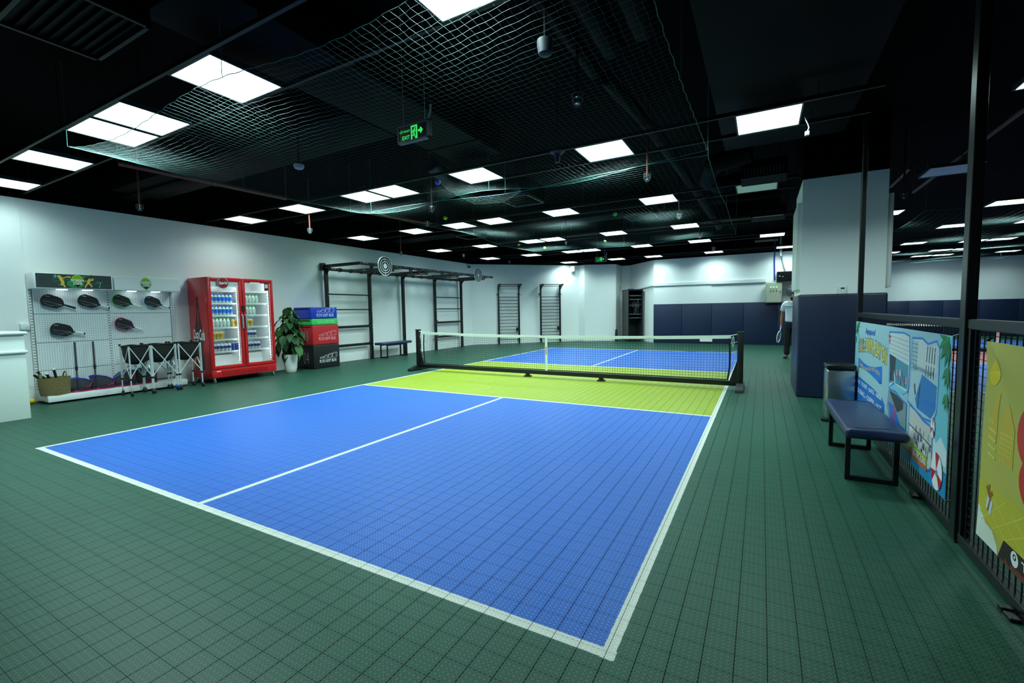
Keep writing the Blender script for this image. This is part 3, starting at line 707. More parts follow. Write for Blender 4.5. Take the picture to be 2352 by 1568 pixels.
# pickleball paddles hung on the perforated panels
m_face = M('carbon_paddle_face', (16,18,20), .42, var=.2, scale=30); m_gripb = M('black_grip_wrap', (14,14,15), .75); m_gripw = M('white_grip_wrap', (220,222,218), .7)
def paddle_outline(k=1.):
    P = []
    for i in range(11):
        a = pi/2+pi*i/10; P.append((-.075+.075*math.cos(a)*k, .098*math.sin(a)*k))
    P += [(.03,-.096*k), (.075,-.088*k), (.105,-.06*k), (.135,-.018)]
    return P+[(x, -y) for x, y in P[::-1] if y < 0][:4]
def paddle(c, d, edge, gripm, capm, label, ang_len=.3):
    d = Vector(d).normalized(); xd = d; yd = Vector((0,-d.z,d.y)); n = Vector((1,0,0)); c = Vector(c)
    t = thing('pickleball_paddle', label, 'paddle', c, 'paddles on the peg board')
    P = paddle_outline(); mb = MB()
    mb.prism([c+xd*x+yd*y for x, y in P], n*.014); mb.build('edge_guard', edge, t)
    mb = MB(); mb.prism([c+n*.0135+xd*x*.945+yd*y*.93-xd*.001 for x, y in P], n*.003); f = mb.build('face', m_face, t)
    mb = MB(); o = c+n*.0165
    mb.line2([(-.12,-.028),(.1,-.012)], .0025, o, xd, yd, 0, .0004); mb.line2([(-.02,-.08),(.06,-.03),(.09,-.06)], .0018, o, xd, yd, 0, .0004); mb.line2([(-.1,-.06),(.02,-.07)], .0018, o, xd, yd, 0, .0004)
    for q in (.085, .105): mb.flat([(q+.007*math.cos(k*pi/4), .007*math.sin(k*pi/4)-.018) for k in range(8)], o, xd, yd, 0, .0005)
    mb.line2([(-.115,.055),(-.07,.06)], .008, o, xd, yd, 0, .0005)
    mb.build('face_print', m_print_silver, f)
    mb = MB(); mb.tube([c+n*.008+xd*.12, c+n*.008+xd*.16], .0145, 8); mb.build('throat', m_face, t)
    mb = MB(); mb.tube([c+n*.008+xd*q for q in (.155,.2,.25,.268)], [.0155,.0165,.0165,.0165], 10); mb.build('grip', gripm, t, smooth=40)
    mb = MB(); mb.tube([c+n*.008+xd*.268, c+n*.008+xd*.278, c+n*.008+xd*.288], [.0175,.0185,.015], 10); mb.build('butt_cap', capm, t, smooth=40)
    mb = MB(); mb.tube([(c.x-.05,c.y,c.z+.05),(c.x+.02,c.y,c.z+.05)], .003, 5); mb.build('wall_hook', m_chrome, t)
GRN, LBL, PNK = M('bright_green_edge',(60,190,90),.45), M('pale_blue_edge',(130,200,222),.45), M('pink_edge',(214,60,140),.45)
for c, d, e, gm, cm, l in [((-3.47,1.195,1.61),(0,.28,-.11),m_blackp,m_gripb,m_gripb,'all black paddle with black grip, upper left on the peg board'),
 ((-3.47,1.645,1.617),(0,.25,-.105),m_blackp,m_gripw,m_gripb,'black paddle with white grip, second from left in the upper row'),
 ((-3.47,2.1,1.628),(0,.26,-.1),GRN,m_gripw,m_gripw,'black paddle with bright green edge and white grip'),
 ((-3.47,2.565,1.615),(0,.26,-.105),LBL,m_gripw,m_gripb,'black paddle with pale blue edge, rightmost on the peg board'),
 ((-3.47,1.28,1.15),(0,.3,-.085),m_blackp,m_gripw,m_gripb,'black paddle with white grip hanging alone in the lower left'),
 ((-3.47,2.11,1.215),(0,.26,-.115),PNK,m_gripw,m_gripw,'black paddle with pink edge and white grip')]:
    paddle(c, d, e, gm, cm, l)

# things on the base shelf
t = thing('woven_basket', 'woven seagrass basket full of paddles on the display shelf', 'basket', (-3.29,1.06,.13))
mb = MB(); mb.lathe((-3.23,1.07,.13), [(.005,.004),(.185,.0),(.197,.06),(.205,.16),(.21,.28),(.2,.28),(.192,.16),(.178,.015),(.005,.012)], 26, sx=.62, sy=.92, caps=False); mb.build('body', m_weave, t, smooth=50)
for yy, z_ in ((1.2,.4),(.915,.4)):
    mb = MB(); mb.tube([(-3.22,yy,.28),(-3.19,yy,.4),(-3.22,yy+.01,.46),(-3.27,yy+.012,.49),(-3.32,yy+.01,.46),(-3.34,yy,.4)], .009, 6); mb.build('handle', m_weave, t, smooth=40)
for k, (p, q, gm, cm, l) in enumerate([((-3.33,1.0,.3),(-3.3,.87,.46),m_gripb,m_gripb,'black paddle handle leaning far left out of the basket'), ((-3.36,1.03,.3),(-3.38,.93,.5),m_gripb,m_gripb,'black paddle handle leaning left at the back of the basket'),
  ((-3.28,1.02,.3),(-3.25,.93,.455),m_gripb,m_gripw,'black paddle handle with printed white end leaning over basket front'), ((-3.33,1.08,.3),(-3.3,1.0,.47),m_gripb,m_gripw,'black paddle handle with white cap in the basket middle'),
  ((-3.36,1.14,.3),(-3.34,1.1,.53),m_gripb,m_gripw,'black paddle handle with white cap standing highest in the basket')]):
    p, q = Vector(p), Vector(q); t = thing('stored_paddle', l, 'paddle', p, 'paddles in the basket'); d = (q-p).normalized()
    mb = MB(); mb.tube([p+d*.03, p+d*.06, q-d*.01], [.012,.018,.018], 10); mb.build('grip', gm, t, smooth=40)
    mb = MB(); mb.tube([q-d*.01, q, q+d*.012], [.0195,.0205,.015], 10); mb.build('butt_cap', cm, t, smooth=40)
    mb = MB(); mb.bar(p-d*.1, p+d*.03, .07, .012, up=(1,.2,0)); mb.build('head', m_face, t)
m_mesh_dark = mesh_fabric('dark_mesh_fabric', (26,26,40), .27)
m_bluerim, m_pinkrim = M('blue_piping',(30,44,170),.6), M('pink_piping',(206,40,104),.6)
def hopper(ya, yb, zl, zr, label):
    yc, hw = (ya+yb)/2, (yb-ya)/2; xc = -3.24
    t = thing('mesh_ball_hopper', label, 'ball hopper', (xc,yc,.13), 'folding mesh hoppers')
    n_ = 20; B = []; T = []
    for k in range(n_):
        a = 2*pi*k/n_; cx, cy = math.cos(a), math.sin(a)
        B.append(Vector((xc+cx*.075, yc+cy*hw*.93, .138))); f = (cy+1)/2
        T.append(Vector((xc-.02+cx*.1, yc+cy*hw, zl+(zr-zl)*f+.03*math.cos(a*2))))
    mb = MB()
    for k in range(n_):
        j = (k+1) % n_; M1 = (B[k]+T[k])/2; M2 = (B[j]+T[j])/2; e1 = Vector((math.cos(2*pi*k/n_)*.02,0,0)); e2 = Vector((math.cos(2*pi*j/n_)*.02,0,0))
        mb.add([B[k],B[j],M2+e2,M1+e1,T[j],T[k]], [(0,1,2,3),(3,2,4,5)])
    mb.add(B, [tuple(range(n_))]); mb.build('mesh_side', m_mesh_dark, t, smooth=True)
    mb = MB(); mb.tube(T, .007, 6, closed=True); mb.build('top_rim', m_bluerim, t); mb = MB(); mb.tube(B, .008, 6, closed=True); mb.build('bottom_rim', m_pinkrim, t)
    mb = MB(); mb.tube([B[17]+Vector((.012,0,0)), (T[2]+B[2])/2+Vector((.03,0,0)), T[3]], .006, 6); mb.build('strut', m_pinkrim, t)
hopper(1.24,1.54,.36,.28,'mesh hopper with blue rim beside the woven basket')
hopper(1.5,1.85,.39,.25,'mesh hopper with blue rim, second from the basket')
hopper(1.82,2.15,.31,.41,'mesh hopper with blue rim left behind the nearest ball cart')
hopper(2.14,2.46,.42,.32,'mesh hopper with blue rim right behind the nearest ball cart')
for y, l in ((1.395,'grey telescopic pole leaning on the peg board, left one'), (1.63,'grey telescopic pole leaning on the peg board, right one')):
    t = thing('telescopic_pole', l, 'pole', (-3.36,y,.13), 'telescopic poles'); mb = MB(); mb.tube([(-3.355,y-.02,.14),(-3.39,y-.005,.5)], .011, 8); mb.build('lower_tube', m_dkgrey, t)
    mb = MB(); mb.tube([(-3.39,y-.005,.5),(-3.44,y+.012,.94)], .0145, 8); mb.build('upper_tube', m_dkgrey, t); mb = MB(); mb.tube([(-3.386,y-.007,.47),(-3.394,y-.004,.54)], .018, 8); mb.build('lock_collar', m_blackp, t)

# three folding ball carts
def cart_proto():
    t = thing('ball_cart', 'x', 'ball cart', (0,0,0), 'folding ball carts'); a, b, Ht = .165, .185, .86
    cs = [(a,-b),(a,b),(-a,b),(-a,-b)]
    for x, y in cs:
        mb = MB(); mb.tube([(x,y,.085),(x,y,Ht)], .0125, 8); mb.tube([(x*.93,y*.93,.3),(x*.93,y*.93,Ht-.02)], .009, 6); lg = mb.build('leg', m_alu, t, smooth=40)
        
        for zc in (.27, Ht-.01): mb = MB(); mb.lathe((x,y,zc), [(.02,0),(.02,.03)], 8); mb.build('collar', m_blackp, lg)
        mb = MB(); mb.bar((x,y,.095), (x,y,.03), .03, .012); mb.lathe((x,y,.085), [(.016,0),(.016,.014)], 8); cz = mb.build('caster', m_chrome, t)
        mb = MB(); mb.lathe((x+.012,y-.014,.039), [(.014,-.004),(.036,-.002),(.039,.006),(.039,.022),(.036,.03),(.014,.032)], 12, axis=(0,1,0)); mb.build('wheel', m_rubber, cz, smooth=40)
    for i in range(4):
        p, q = cs[i], cs[(i+1) % 4]; k = .012 if i % 2 else -.012
        for A, B in ((p, q), (q, p)):
            mb = MB(); mb.bar((A[0]*1.04,A[1]*1.04,Ht-.01), (B[0]*1.04,B[1]*1.04,.3), .006, .016); mb.build('cross_brace', m_alu, t)
    mb = MB(); n_ = 24; rings = []
    for z, k, rd in ((Ht-.005,.97,0.),(Ht-.06,.95,.1),(.7,.96,.15),(.58,.9,.35),(.535,.6,.7),(.525,.2,1.)):
        R_ = []
        for i in range(n_):
            an = 2*pi*(i+.5)/n_; cx, cy = math.cos(an), math.sin(an); sq = 1/max(abs(cx), abs(cy)); f = sq*(1-rd)+rd
            R_.append(Vector((cx*f*a*k, cy*f*b*k, z-.02*(1-abs(math.cos(2*an)))*(1 if z > .7 else 0)))) 
        rings.append(R_)
    vs = [v for r_ in rings for v in r_]; mb.add(vs, [(i*n_+k, i*n_+(k+1) % n_, (i+1)*n_+(k+1) % n_, (i+1)*n_+k) for i in range(5) for k in range(n_)]+[tuple(5*n_+k for k in range(n_))])
    mb.build('fabric_bag', m_blackf, t, smooth=50)
    mb = MB(); mb.tube(rings[0], .011, 6, closed=True); mb.build('bag_hem', m_blackf, t)
    return t
c0 = cart_proto(); c0.location = (-2.9,2.02,0); c0.scale = (1,.82,1); ORG[c0] = Vector(c0.location); c0['label'] = 'black and silver folding ball cart standing nearest to the basket'
c1 = dup(c0, (-2.9,2.375,0), 'black and silver folding ball cart in the middle of three'); c2 = dup(c0, (-2.9,2.79,0), 'black and silver folding ball cart next to the red fridge'); c1.scale = c2.scale = (1,1,1)
ball(-3.5,.86,0,(226,190,30),'yellow_ball','yellow ball on the floor at the left foot of the display stand',.042)
ball(-2.98,2.66,0,(32,88,214),'blue_ball','blue ball on the floor under the ball cart beside the fridge',.04)

# ============================================================ RED DRINKS FRIDGE
fx0, fx1, fy0, fy1, fz0, fz1 = -3.58, -2.9, 3.22, 4.56, .1, 2.1
t = thing('drinks_fridge', 'tall red two door drinks fridge with lit glass doors', 'fridge', ((fx0+fx1)/2,(fy0+fy1)/2,0))
mb = MB(); w = .04
mb.rbox((fx0,fy0,fz0), (fx1,fy0+w,fz1), .006); mb.rbox((fx0,fy1-w,fz0), (fx1,fy1,fz1), .006); mb.box((fx0,fy0+w,fz1-w), (fx1-.002,fy1-w,fz1)); mb.box((fx0,fy0+w,fz0), (fx1-.002,fy1-w,.27)); mb.box((fx0,fy0+w,.27), (fx0+w,fy1-w,fz1-w))
mb.build('cabinet', m_red, t, smooth=30)
mb = MB(); mb.box((fx0+w,fy0+w,.27), (fx0+w+.01,fy1-w,fz1-w)); mb.box((fx0+w+.01,fy0+w,.27), (fx1-.02,fy0+w+.012,fz1-w)); mb.box((fx0+w+.01,fy1-w-.012,.27), (fx1-.02,fy1-w,fz1-w)); mb.box((fx0+w+.01,fy0+w+.012,.27), (fx1-.02,fy1-w-.012,.28)); mb.box((fx0+w+.01,fy0+w+.012,fz1-w-.01), (fx1-.02,fy1-w-.012,fz1-w))
mb.box((fx0+w+.01,fy0+.052,.28), (fx0+.3,fy1-.052,.52)); mb.build('white_liner', m_inner, t)
mb = MB(); mb.box((fx0+.05,3.87,.5), (fx1-.12,3.9,fz1-.06)); mb.build('centre_divider', m_inner, t)
for a, b in ((fy0+.12,3.8),(3.98,fy1-.12)):
    mb = MB(); mb.box((fx1-.09,a,fz1-.075), (fx1-.05,b,fz1-.055)); mb.build('added_fill_lamp', M('fridge_fill_lit',(255,255,255),emit=((.88,1,1),16)), t)  # unseen lamp under the fridge top, added to whiten the interior
    for z in (1.835,1.58,1.335,1.09,.845,.6): mb = MB(); mb.box((fx1-.135,a,z-.0135), (fx1-.115,b,z-.0105)); mb.build('added_shelf_fill', M('shelf_fill_lit',(255,255,255),emit=((.88,1,1),10)), t)  # added glowing strips under the shelves, brightening the interior further
mb = MB(); mb.rbox((fx1,fy0+.005,.11), (fx1+.05,fy1-.005,.262), .008); gr = mb.build('vent_panel', m_red, t, smooth=30)
mb = MB(); k = fy0+.2
while k < fy1-.2: mb.obox((fx1+.0515,k,.185), (.002,0,0), (0,.006,.004), (0,-.006,.045)); k += .034
mb.build('vent_slots', m_redd, gr, kind='stuff')
mb = MB(); mb.box((fx1+.0505,fy0+.08,.225), (fx1+.0515,fy0+.16,.24)); mb.build('name_plate', m_text_w, gr)
for y in (fy0+.06, fy1-.06):
    for x in (fx0+.06, fx1+.0):
        mb = MB(); mb.lathe((x,y-.012,.035), [(.012,0),(.034,.002),(.035,.012),(.034,.022),(.012,.024)], 12, axis=(0,1,0)); mb.bar((x,y,.1), (x,y,.035), .03, .03); mb.build('castor', m_chrome, t)
SH = [1.84, 1.585, 1.34, 1.095, .85, .605]
zs = SH
for (a, b) in ((fy0+.06,3.865),(3.905,fy1-.06)):
    for z in zs:
        mb = MB(); mb.rbox((fx0+.07,a,z-.012), (fx1-.1,b,z), .003); mb.box((fx1-.1,a,z-.02), (fx1-.092,b,z+.016)); mb.build('shelf', m_inner, t)
m_strip = M('led_strip_lit', (255,255,255), emit=((.9,1,1), FRIDGE_W))
def door(ya, yb, left):
    fr = .062; zb, zt = .275, 2.1; x0, x1 = fx1+.003, fx1+.058
    mb = MB()
    mb.rbox((x0,ya,zb), (x1,ya+fr,zt), .014); mb.rbox((x0,yb-fr,zb), (x1,yb,zt), .014); mb.rbox((x0,ya+fr*.5,zt-.085), (x1,yb-fr*.5,zt), .014); mb.rbox((x0,ya+fr*.5,zb), (x1,yb-fr*.5,zb+.07), .014)
    d = mb.build('door', m_red, t, smooth=35)
    mb = MB(); mb.box((x0+.02,ya+fr-.004,zb+.066), (x0+.026,yb-fr+.004,zt-.08)); mb.build('glass_pane', m_glass, d)
    hy = yb-.03 if left else ya+.03
    mb = MB(); mb.tube([(x1-.005,hy,1.35),(x1+.028,hy,1.34),(x1+.03,hy,1.3),(x1+.03,hy,1.12),(x1+.028,hy,1.08),(x1-.005,hy,1.07)], .017, 8); mb.build('handle', m_grey, d, smooth=50)
    mb = MB(); z = zb+.12
    while z < zt-.16: mb.box((x0-.03,yb-fr-.018,z), (x0-.022,yb-fr-.008,z+.012)); z += .034
    mb.build('led_strip', m_strip, d, kind='stuff')
    mb = MB(); mb.box((x0-.05,yb-fr-.006,zb+.1), (x0-.004,yb-fr-.001,zt-.1)); mb.build('door_seal', m_dkgrey, d)
    return d, x0, x1
dl, dx0, dx1 = door(fy0+.002, 3.882, True); dr, _, _ = door(3.892, fy1-.002, False)
mb = MB(); mb.rbox((dx1,3.845,1.42), (dx1+.014,3.915,1.54), .008); mb.build('lock_plate', m_blackp, dl)
mb = MB(); mb.box((dx0+.027,fy0+.066,1.915), (dx0+.03,3.82,2.012), 0); mb.text('ICE COLD', (dx0+.03,3.725,1.965), Y, Z, .034, .18, 1, .001, bold=.0)
mb.build('header_print', [m_text_w, m_text_grey], dl)
def coca(mb, o, xd, yd, h, w, mi):        # flowing script with a swash below
    mb.text('Coca-Cola', o, xd, yd, h, w, mi, .0015, shear=.35, bold=.035)
    mb.line2([(-w*.45+w*.62*k/8, -h*.5-.16*h*math.sin(k/8*pi*1.5)) for k in range(9)], h*.09, o, xd, yd, mi, .0015)
mb = MB(); mb.lathe((dx1-.004,fy0+.285,1.99), [(.112,0),(.112,.012),(.106,.016)], 40, axis=(1,0,0), mi=0); mb.lathe((dx1+.012,fy0+.285,1.99), [(.094,0),(.094,.004)], 40, axis=(1,0,0), mi=1); coca(mb, (dx1+.016,fy0+.285,1.993), Y, Z, .052, .162, 2)
mb.build('round_badge', [m_grey, M('badge_red',(150,10,28),.4), m_text_w], dl, smooth=30)
mb = MB(); mb.box((dx1-.002,4.06,1.995), (dx1+.001,4.26,2.03), 0); mb.box((dx0+.027,4.38,1.86), (dx0+.03,4.475,2.02), 1); mb.box((dx0+.0301,4.395,1.92), (dx0+.031,4.46,2.0), 0); mb.flat([(-.02,-.02),(.02,-.02),(0,.02)], (dx0+.027,4.44,.44), Y, Z, 2, .001)
mb.build('door_sticker', [m_text_w, m_redd, M('recycle_green',(60,150,110),.5)], dr)
# printed bottle on the left side of the fridge
mb = MB(); o = (-3.25, fy0, 1.0); X, Zv = (1,0,0), (0,0,1)
sil = [(.035,.72),(.04,.55),(.05,.42),(.085,.25),(.13,.08),(.145,-.1),(.12,-.3),(.125,-.5),(.15,-.62),(.14,-.74)]
mb.flat(sil+[(-a, b) for a, b in sil[::-1]], o, X, Zv, 0, .001)
mb.line2([(-.045,.76),(-.05,.62),(-.045,.45),(.045,.45),(.05,.62),(.045,.76),(-.045,.76)], .008, o, X, Zv, 1, .002); mb.line2([(-.05,.62),(.05,.62)], .008, o, X, Zv, 1, .002)
mb.line2([(0,.44),(.0,.22)], .03, o, X, Zv, 2, .0022); mb.line2([(0,.2),(.0,.1)], .015, o, X, Zv, 2, .0022)
mb.line2([(.142,.02),(.148,-.12),(.125,-.3),(.13,-.48)], .008, o, X, Zv, 1, .002); mb.line2([(-.142,.02),(-.148,-.12),(-.125,-.3),(-.13,-.48)], .008, o, X, Zv, 1, .002)
mb.text('Coca', (-3.36,fy0,.98), X, Zv, .2, .2, 3, .003, shear=.3, bold=.03); mb.text('Cola', (-3.14,fy0,.965), X, Zv, .23, .2, 3, .003, shear=.3, bold=.03); mb.line2([(-.2,-.15),(-.12,-.17),(-.03,-.14)], .02, o, X, Zv, 3, .003)
mb.build('side_print', [M('cola_brown_print',(62,12,20),.4), M('pale_outline_print',(170,90,90),.4), M('amber_glint_print',(170,80,30),.4), m_text_w], t)
# drinks
def cmat(n, rgb): return M(n, rgb, .3, var=.04)
def bottle(y, z, cap, label, body, txt, grp, h=.2, r=.031, xk=0.):
    x = fx1-.145-xk; mb = MB()
    mb.lathe((x,y,z), [(r*.85,0),(r,.01),(r,h*.28)], 12, mi=2); mb.lathe((x,y,z+h*.28), [(r*1.01,0),(r*1.01,h*.38)], 12, mi=1); mb.lathe((x,y,z+h*.66), [(r,0),(r*.9,h*.08),(r*.45,h*.2),(r*.42,h*.24)], 12, mi=2); mb.lathe((x,y,z+h*.9), [(r*.5,0),(r*.5,h*.1)], 10, mi=0)
    o = mb.build('drink_bottle', [cap, label, body], smooth=35); return tag(o, txt, 'bottle', grp)
def can(y, z, top, label, txt, grp, h=.165, r=.031, band=None):
    x = fx1-.145; mb = MB()
    mb.lathe((x,y,z), [(r*.8,0),(r,.012)], 12, mi=0); mb.lathe((x,y,z+.012), [(r,0),(r,h*.35)], 12, mi=1); mb.lathe((x,y,z+.012+h*.35), [(r,0),(r,h*.3)], 12, mi=2); mb.lathe((x,y,z+.012+h*.65), [(r,0),(r,h*.15),(r*.8,h*.24)], 12, mi=1); mb.lathe((x,y,z+h*.89+.012), [(r*.8,0),(r*.82,h*.05)], 12, mi=0)
    o = mb.build('drink_can', [top, label, band or label], smooth=35); return tag(o, txt, 'can', grp)
blu, lblu, grn, clr = cmat('blue_cap',(30,80,200)), cmat('blue_label',(50,130,230)), cmat('green_cap',(70,180,80)), cmat('pale_clear_bottle',(190,214,212))
ylw, gold, slv, dblu, whl = cmat('yellow_label',(222,196,90)), cmat('gold_label',(206,160,60)), cmat('silver_label',(200,208,210)), cmat('deep_blue_label',(40,70,150)), cmat('white_label',(224,232,228))
lgr = cmat('pale_green_bottle',(190,224,204))
def row(y0_, n_, z, kind, txt, grp, step=.072):
    for k in range(n_):
        s = '%s, %s from the left %s' % (txt[0], ORD[k], txt[1]); y = y0_+k*step
        if kind == 'w': bottle(y, z, blu, lblu, clr, s, grp)
        elif kind == 'g': bottle(y, z, grn, whl, lgr, s, grp)
        elif kind == 'y': can(y, z, slv, ylw, s, grp, band=gold)
        elif kind == 's': can(y, z, slv, slv, s, grp, band=dblu)
        else: can(y, z, slv, dblu, s, grp)
ya, yb = fy0+.1, 3.94
row(ya,7,SH[1],'w',('blue labelled water bottle','on the second shelf'),'water bottles in the fridge'); row(ya,7,SH[2],'w',('blue labelled water bottle','on the third shelf'),'water bottles in the fridge')
row(ya,6,SH[3],'g',('green capped clear bottle','on the left fourth shelf'),'green capped bottles in the fridge'); row(ya+.455,2,SH[3],'y',('yellow can','right of green capped bottles on the left fourth shelf'),'yellow cans in the fridge')
row(ya,4,SH[4],'y',('yellow can','on the left fifth shelf'),'yellow cans in the fridge'); row(ya,6,SH[5],'s',('silver blue can','on the left lowest shelf'),'silver cans in the fridge'); row(ya+.44,2,SH[5],'d',('dark blue can','beside silver cans on the left lowest shelf'),'dark blue cans in the fridge')
row(yb,6,SH[1],'g',('green capped clear bottle','on the right second shelf'),'green capped bottles in the fridge'); row(yb,5,SH[2],'g',('green capped clear bottle','on the right third shelf'),'green capped bottles in the fridge')
row(yb,4,SH[3],'y',('yellow can','on the right fourth shelf'),'yellow cans in the fridge'); row(yb,5,SH[4],'s',('silver blue can','on the right fifth shelf'),'silver cans in the fridge'); row(yb,6,SH[5],'s',('silver blue can','on the right lowest shelf'),'silver cans in the fridge')

# ============================================================ POTTED PLANT
px_, py_ = -2.99, 5.0
t = thing('potted_plant', 'broad leaved climbing plant in a white pot beside the fridge', 'plant', (px_,py_,0))
mb = MB(); mb.lathe((px_,py_,0), [(.1,0),(.112,.01),(.13,.1),(.15,.3),(.158,.42),(.148,.42),(.142,.38),(.01,.37)], 28, caps=False); mb.build('pot', M('white_ceramic',(226,228,226),.3,var=.02), t, smooth=50)
mb = MB(); mb.lathe((px_,py_,.375), [(.145,0),(.08,.012),(.005,.015)], 16); mb.build('soil', M('dark_soil',(40,30,22),.9), t)
mb = MB(); mb.tube([(px_,py_,.38),(px_+.005,py_,1.5)], .034, 12); mb.build('moss_pole', m_blackf, t)
leafm = M('dark_green_leaf', (30,72,34), .5, var=.3, scale=6, spec=.3); leafm2 = M('light_green_leaf', (50,98,42), .5, var=.25, scale=6, spec=.3)
stemm = M('leaf_stem_green', (70,110,56), .5)
def leaf_mesh(m):
    L, Wd = .22, .07; vs = []; prof = [(0,.0),(.02,.55),(.25,1.),(.5,.95),(.75,.6),(.92,.22),(1,0)]
    rows_ = []
    for u, w_ in prof:
        z = -.28*L*u*u; x = L*u
        rows_.append([(x+(.0 if u else -.015), -Wd*w_, z+.02*w_), (x, 0, z), (x+(.0 if u else -.015), Wd*w_, z+.02*w_)])
    rows_[0] = [(-.018,-.03,.008),(0,0,0),(-.018,.03,.008)]
    vs = [p for r_ in rows_ for p in r_]; fs = []
    for i in range(len(rows_)-1):
        for j in (0, 1): fs.append((i*3+j, (i+1)*3+j, (i+1)*3+j+1, i*3+j+1))
    me = bpy.data.meshes.new('leaf'); me.from_pydata(vs, [], fs); me.materials.append(m); me.polygons.foreach_set('use_smooth', [True]*len(me.polygons)); return me
lm = [leaf_mesh(leafm), leaf_mesh(leafm2)]
mbs = MB(); rng = random.Random(5)
for k in range(96):
    f = k/95; z = .42+1.0*f**.95; az = k*2.4+rng.uniform(-.3,.3); R_ = (.29*(1-f)**.6+.05)*rng.uniform(.35,1.2)
    if f < .2: R_ *= .75
    base = Vector((px_, py_, z)); tip = base+Vector((math.cos(az)*R_, math.sin(az)*R_, .07*rng.uniform(.3,1.4)))
    if tip.x < -3.44: tip.x = -3.44+rng.uniform(0,.04)
    o = bpy.data.objects.new('leaf', lm[1 if rng.random() < .22 else 0]); COL.objects.link(o); o.parent = t
    o.location = tip-ORG[t]; s = rng.uniform(.75,1.15)*(1.05 if f < .75 else .75); o.scale = (s, s, s)
    dr_ = rng.uniform(.3,1.25)
    if math.cos(az) < -.3: az += rng.uniform(-.6,.6); dr_ = max(dr_, .7); s *= .8
    o.rotation_euler = (rng.uniform(-.35,.35), dr_, az); mbs.tube([base+Vector((math.cos(az)*.03,math.sin(az)*.03,-.06)), (base+tip)/2+Vector((0,0,.03)), tip], .0045, 5)
mbs.build('stems', stemm, t, kind='stuff')

# ============================================================ PLYO BOXES
def plyo(z0, z1, rgb, nm, label, num, tc=None, icons=True, dy=0., side=True):
    t = thing('plyo_box', label, 'plyo box', (-3.17,5.96+dy,z0), 'stacked plyo boxes')
    x0, x1, y0, y1 = -3.56, -2.92, 5.57+dy, 6.34+dy
    mb = MB(); mb.rbox((x0,y0,z0+.002), (x1,y1,z1-.002), .018, seg=3); mb.build('padded_cover', M(nm, rgb, .42, var=.06, scale=6, bump=.12), t, smooth=40)
    tm = tc or m_text_w; h = z1-z0; mb = MB(); o = Vector((x1,(y0+y1)/2+.03,z0+h*.3)); th = .075
    if not icons: o.z = z0+h*.5; th = .07
    mb.text('PLYO SOFT BOX', o, Y, Z, th, .5, 0, .001, bold=.008)
    if icons:
        b = o+Vector((0,0,th*.5+.03)); cy = -.24
        for w_, hh, dd in ((.085,.02,.03),(.09,.05,.03),(.08,.08,.03),(.1,.1,.035)):
            mb.line2([(cy,0),(cy+w_,0),(cy+w_,hh),(cy,hh),(cy,0)], .0042, b, Y, Z, 0, .001); mb.line2([(cy,hh),(cy+dd,hh+.025),(cy+w_+dd,hh+.025),(cy+w_,hh)], .0042, b, Y, Z, 0, .001); mb.line2([(cy+w_+dd,hh+.025),(cy+w_+dd,.025),(cy+w_,0)], .0042, b, Y, Z, 0, .001); cy += w_+.04
    mb.build('front_print', tm, t)
    if num:
        mb = MB(); mb.text(num, (x0+.36,y0,z0+h*.45), (1,0,0), Z, h*.5, .2, 0, .001, bold=-.01); mb.build('number_print', m_text_grey, t)
    mb = MB(); mb.box((x0+.03,y0-.004,z1-.06), (x1-.06,y0,z1-.03)); mb.build('fastening_strap', m_blackf, t)
plyo(0,.585,(22,24,26),'black_vinyl','black plyo box at the bottom of the stack','04')
plyo(.585,1.07,(196,34,44),'red_vinyl','red plyo box lying on the black one','03', M('pale_pink_print',(236,180,180),.5))
plyo(1.07,1.225,(60,200,96),'green_vinyl','thin green plyo box between the red and blue ones','', M('pale_green_print',(150,236,170),.5), icons=False, dy=-.01)
plyo(1.225,1.51,(20,60,190),'blue_vinyl','blue plyo box on top of the stack','', dy=-.03)

# ============================================================ MONKEY BAR RIG ON THE LEFT WALL
ps = [6.46,7.95,9.35,10.95,12.53]; xp = -3.46; xf = -2.18; zt = 2.58
t = thing('training_rig', 'black monkey bar training rig along the left wall', 'training rig', (-2.8,9.4,0))
m_hole = M('bolt_hole_dark', (4,5,5), .9)
for k, y in enumerate(ps):
    mb = MB(); mb.rbox((xp-.04,y-.04,.008), (xp+.04,y+.04,zt-.04), .006); mb.rbox((xp-.07,y-.07,0), (xp+.07,y+.07,.01), .003); up = mb.build('upright', m_frame, t, smooth=30)
    mb = MB(); z = .15
    while z < 2.5: mb.lathe((xp+.0402,y,z), [(.008,0),(.008,.0006)], 6, axis=(1,0,0)); z += .075
    mb.build('hole_row', m_hole, up, kind='stuff')
    mb = MB()
    for z in (.42,.5,.92,1.0,1.4,1.49,1.82,1.9) if k in (0,1,3,4) else (.5,): mb.lathe((xp+.04,y+.02,z), [(.012,0),(.01,.012)], 6, axis=(1,0,0))
    mb.build('bolt', m_alu, up, kind='stuff')
    mb = MB(); mb.rbox((xp-.1,y-.036,zt-.03), (xf+.03,y+.036,zt+.045), .005); cb = mb.build('cross_beam', m_frame, t, smooth=30)
    mb = MB(); mb.prism([(xp+.04,y-.006,zt-.03),(xp+.2,y-.006,zt-.03),(xp+.04,y-.006,zt-.2)], (0,.012,0)); mb.build('gusset', m_frame, cb)
mb = MB(); mb.rbox((xp-.13,ps[0]-.09,zt-.1), (xp-.02,ps[0]+.02,zt+.09), .006); mb.build('wall_bracket', m_frame, t)
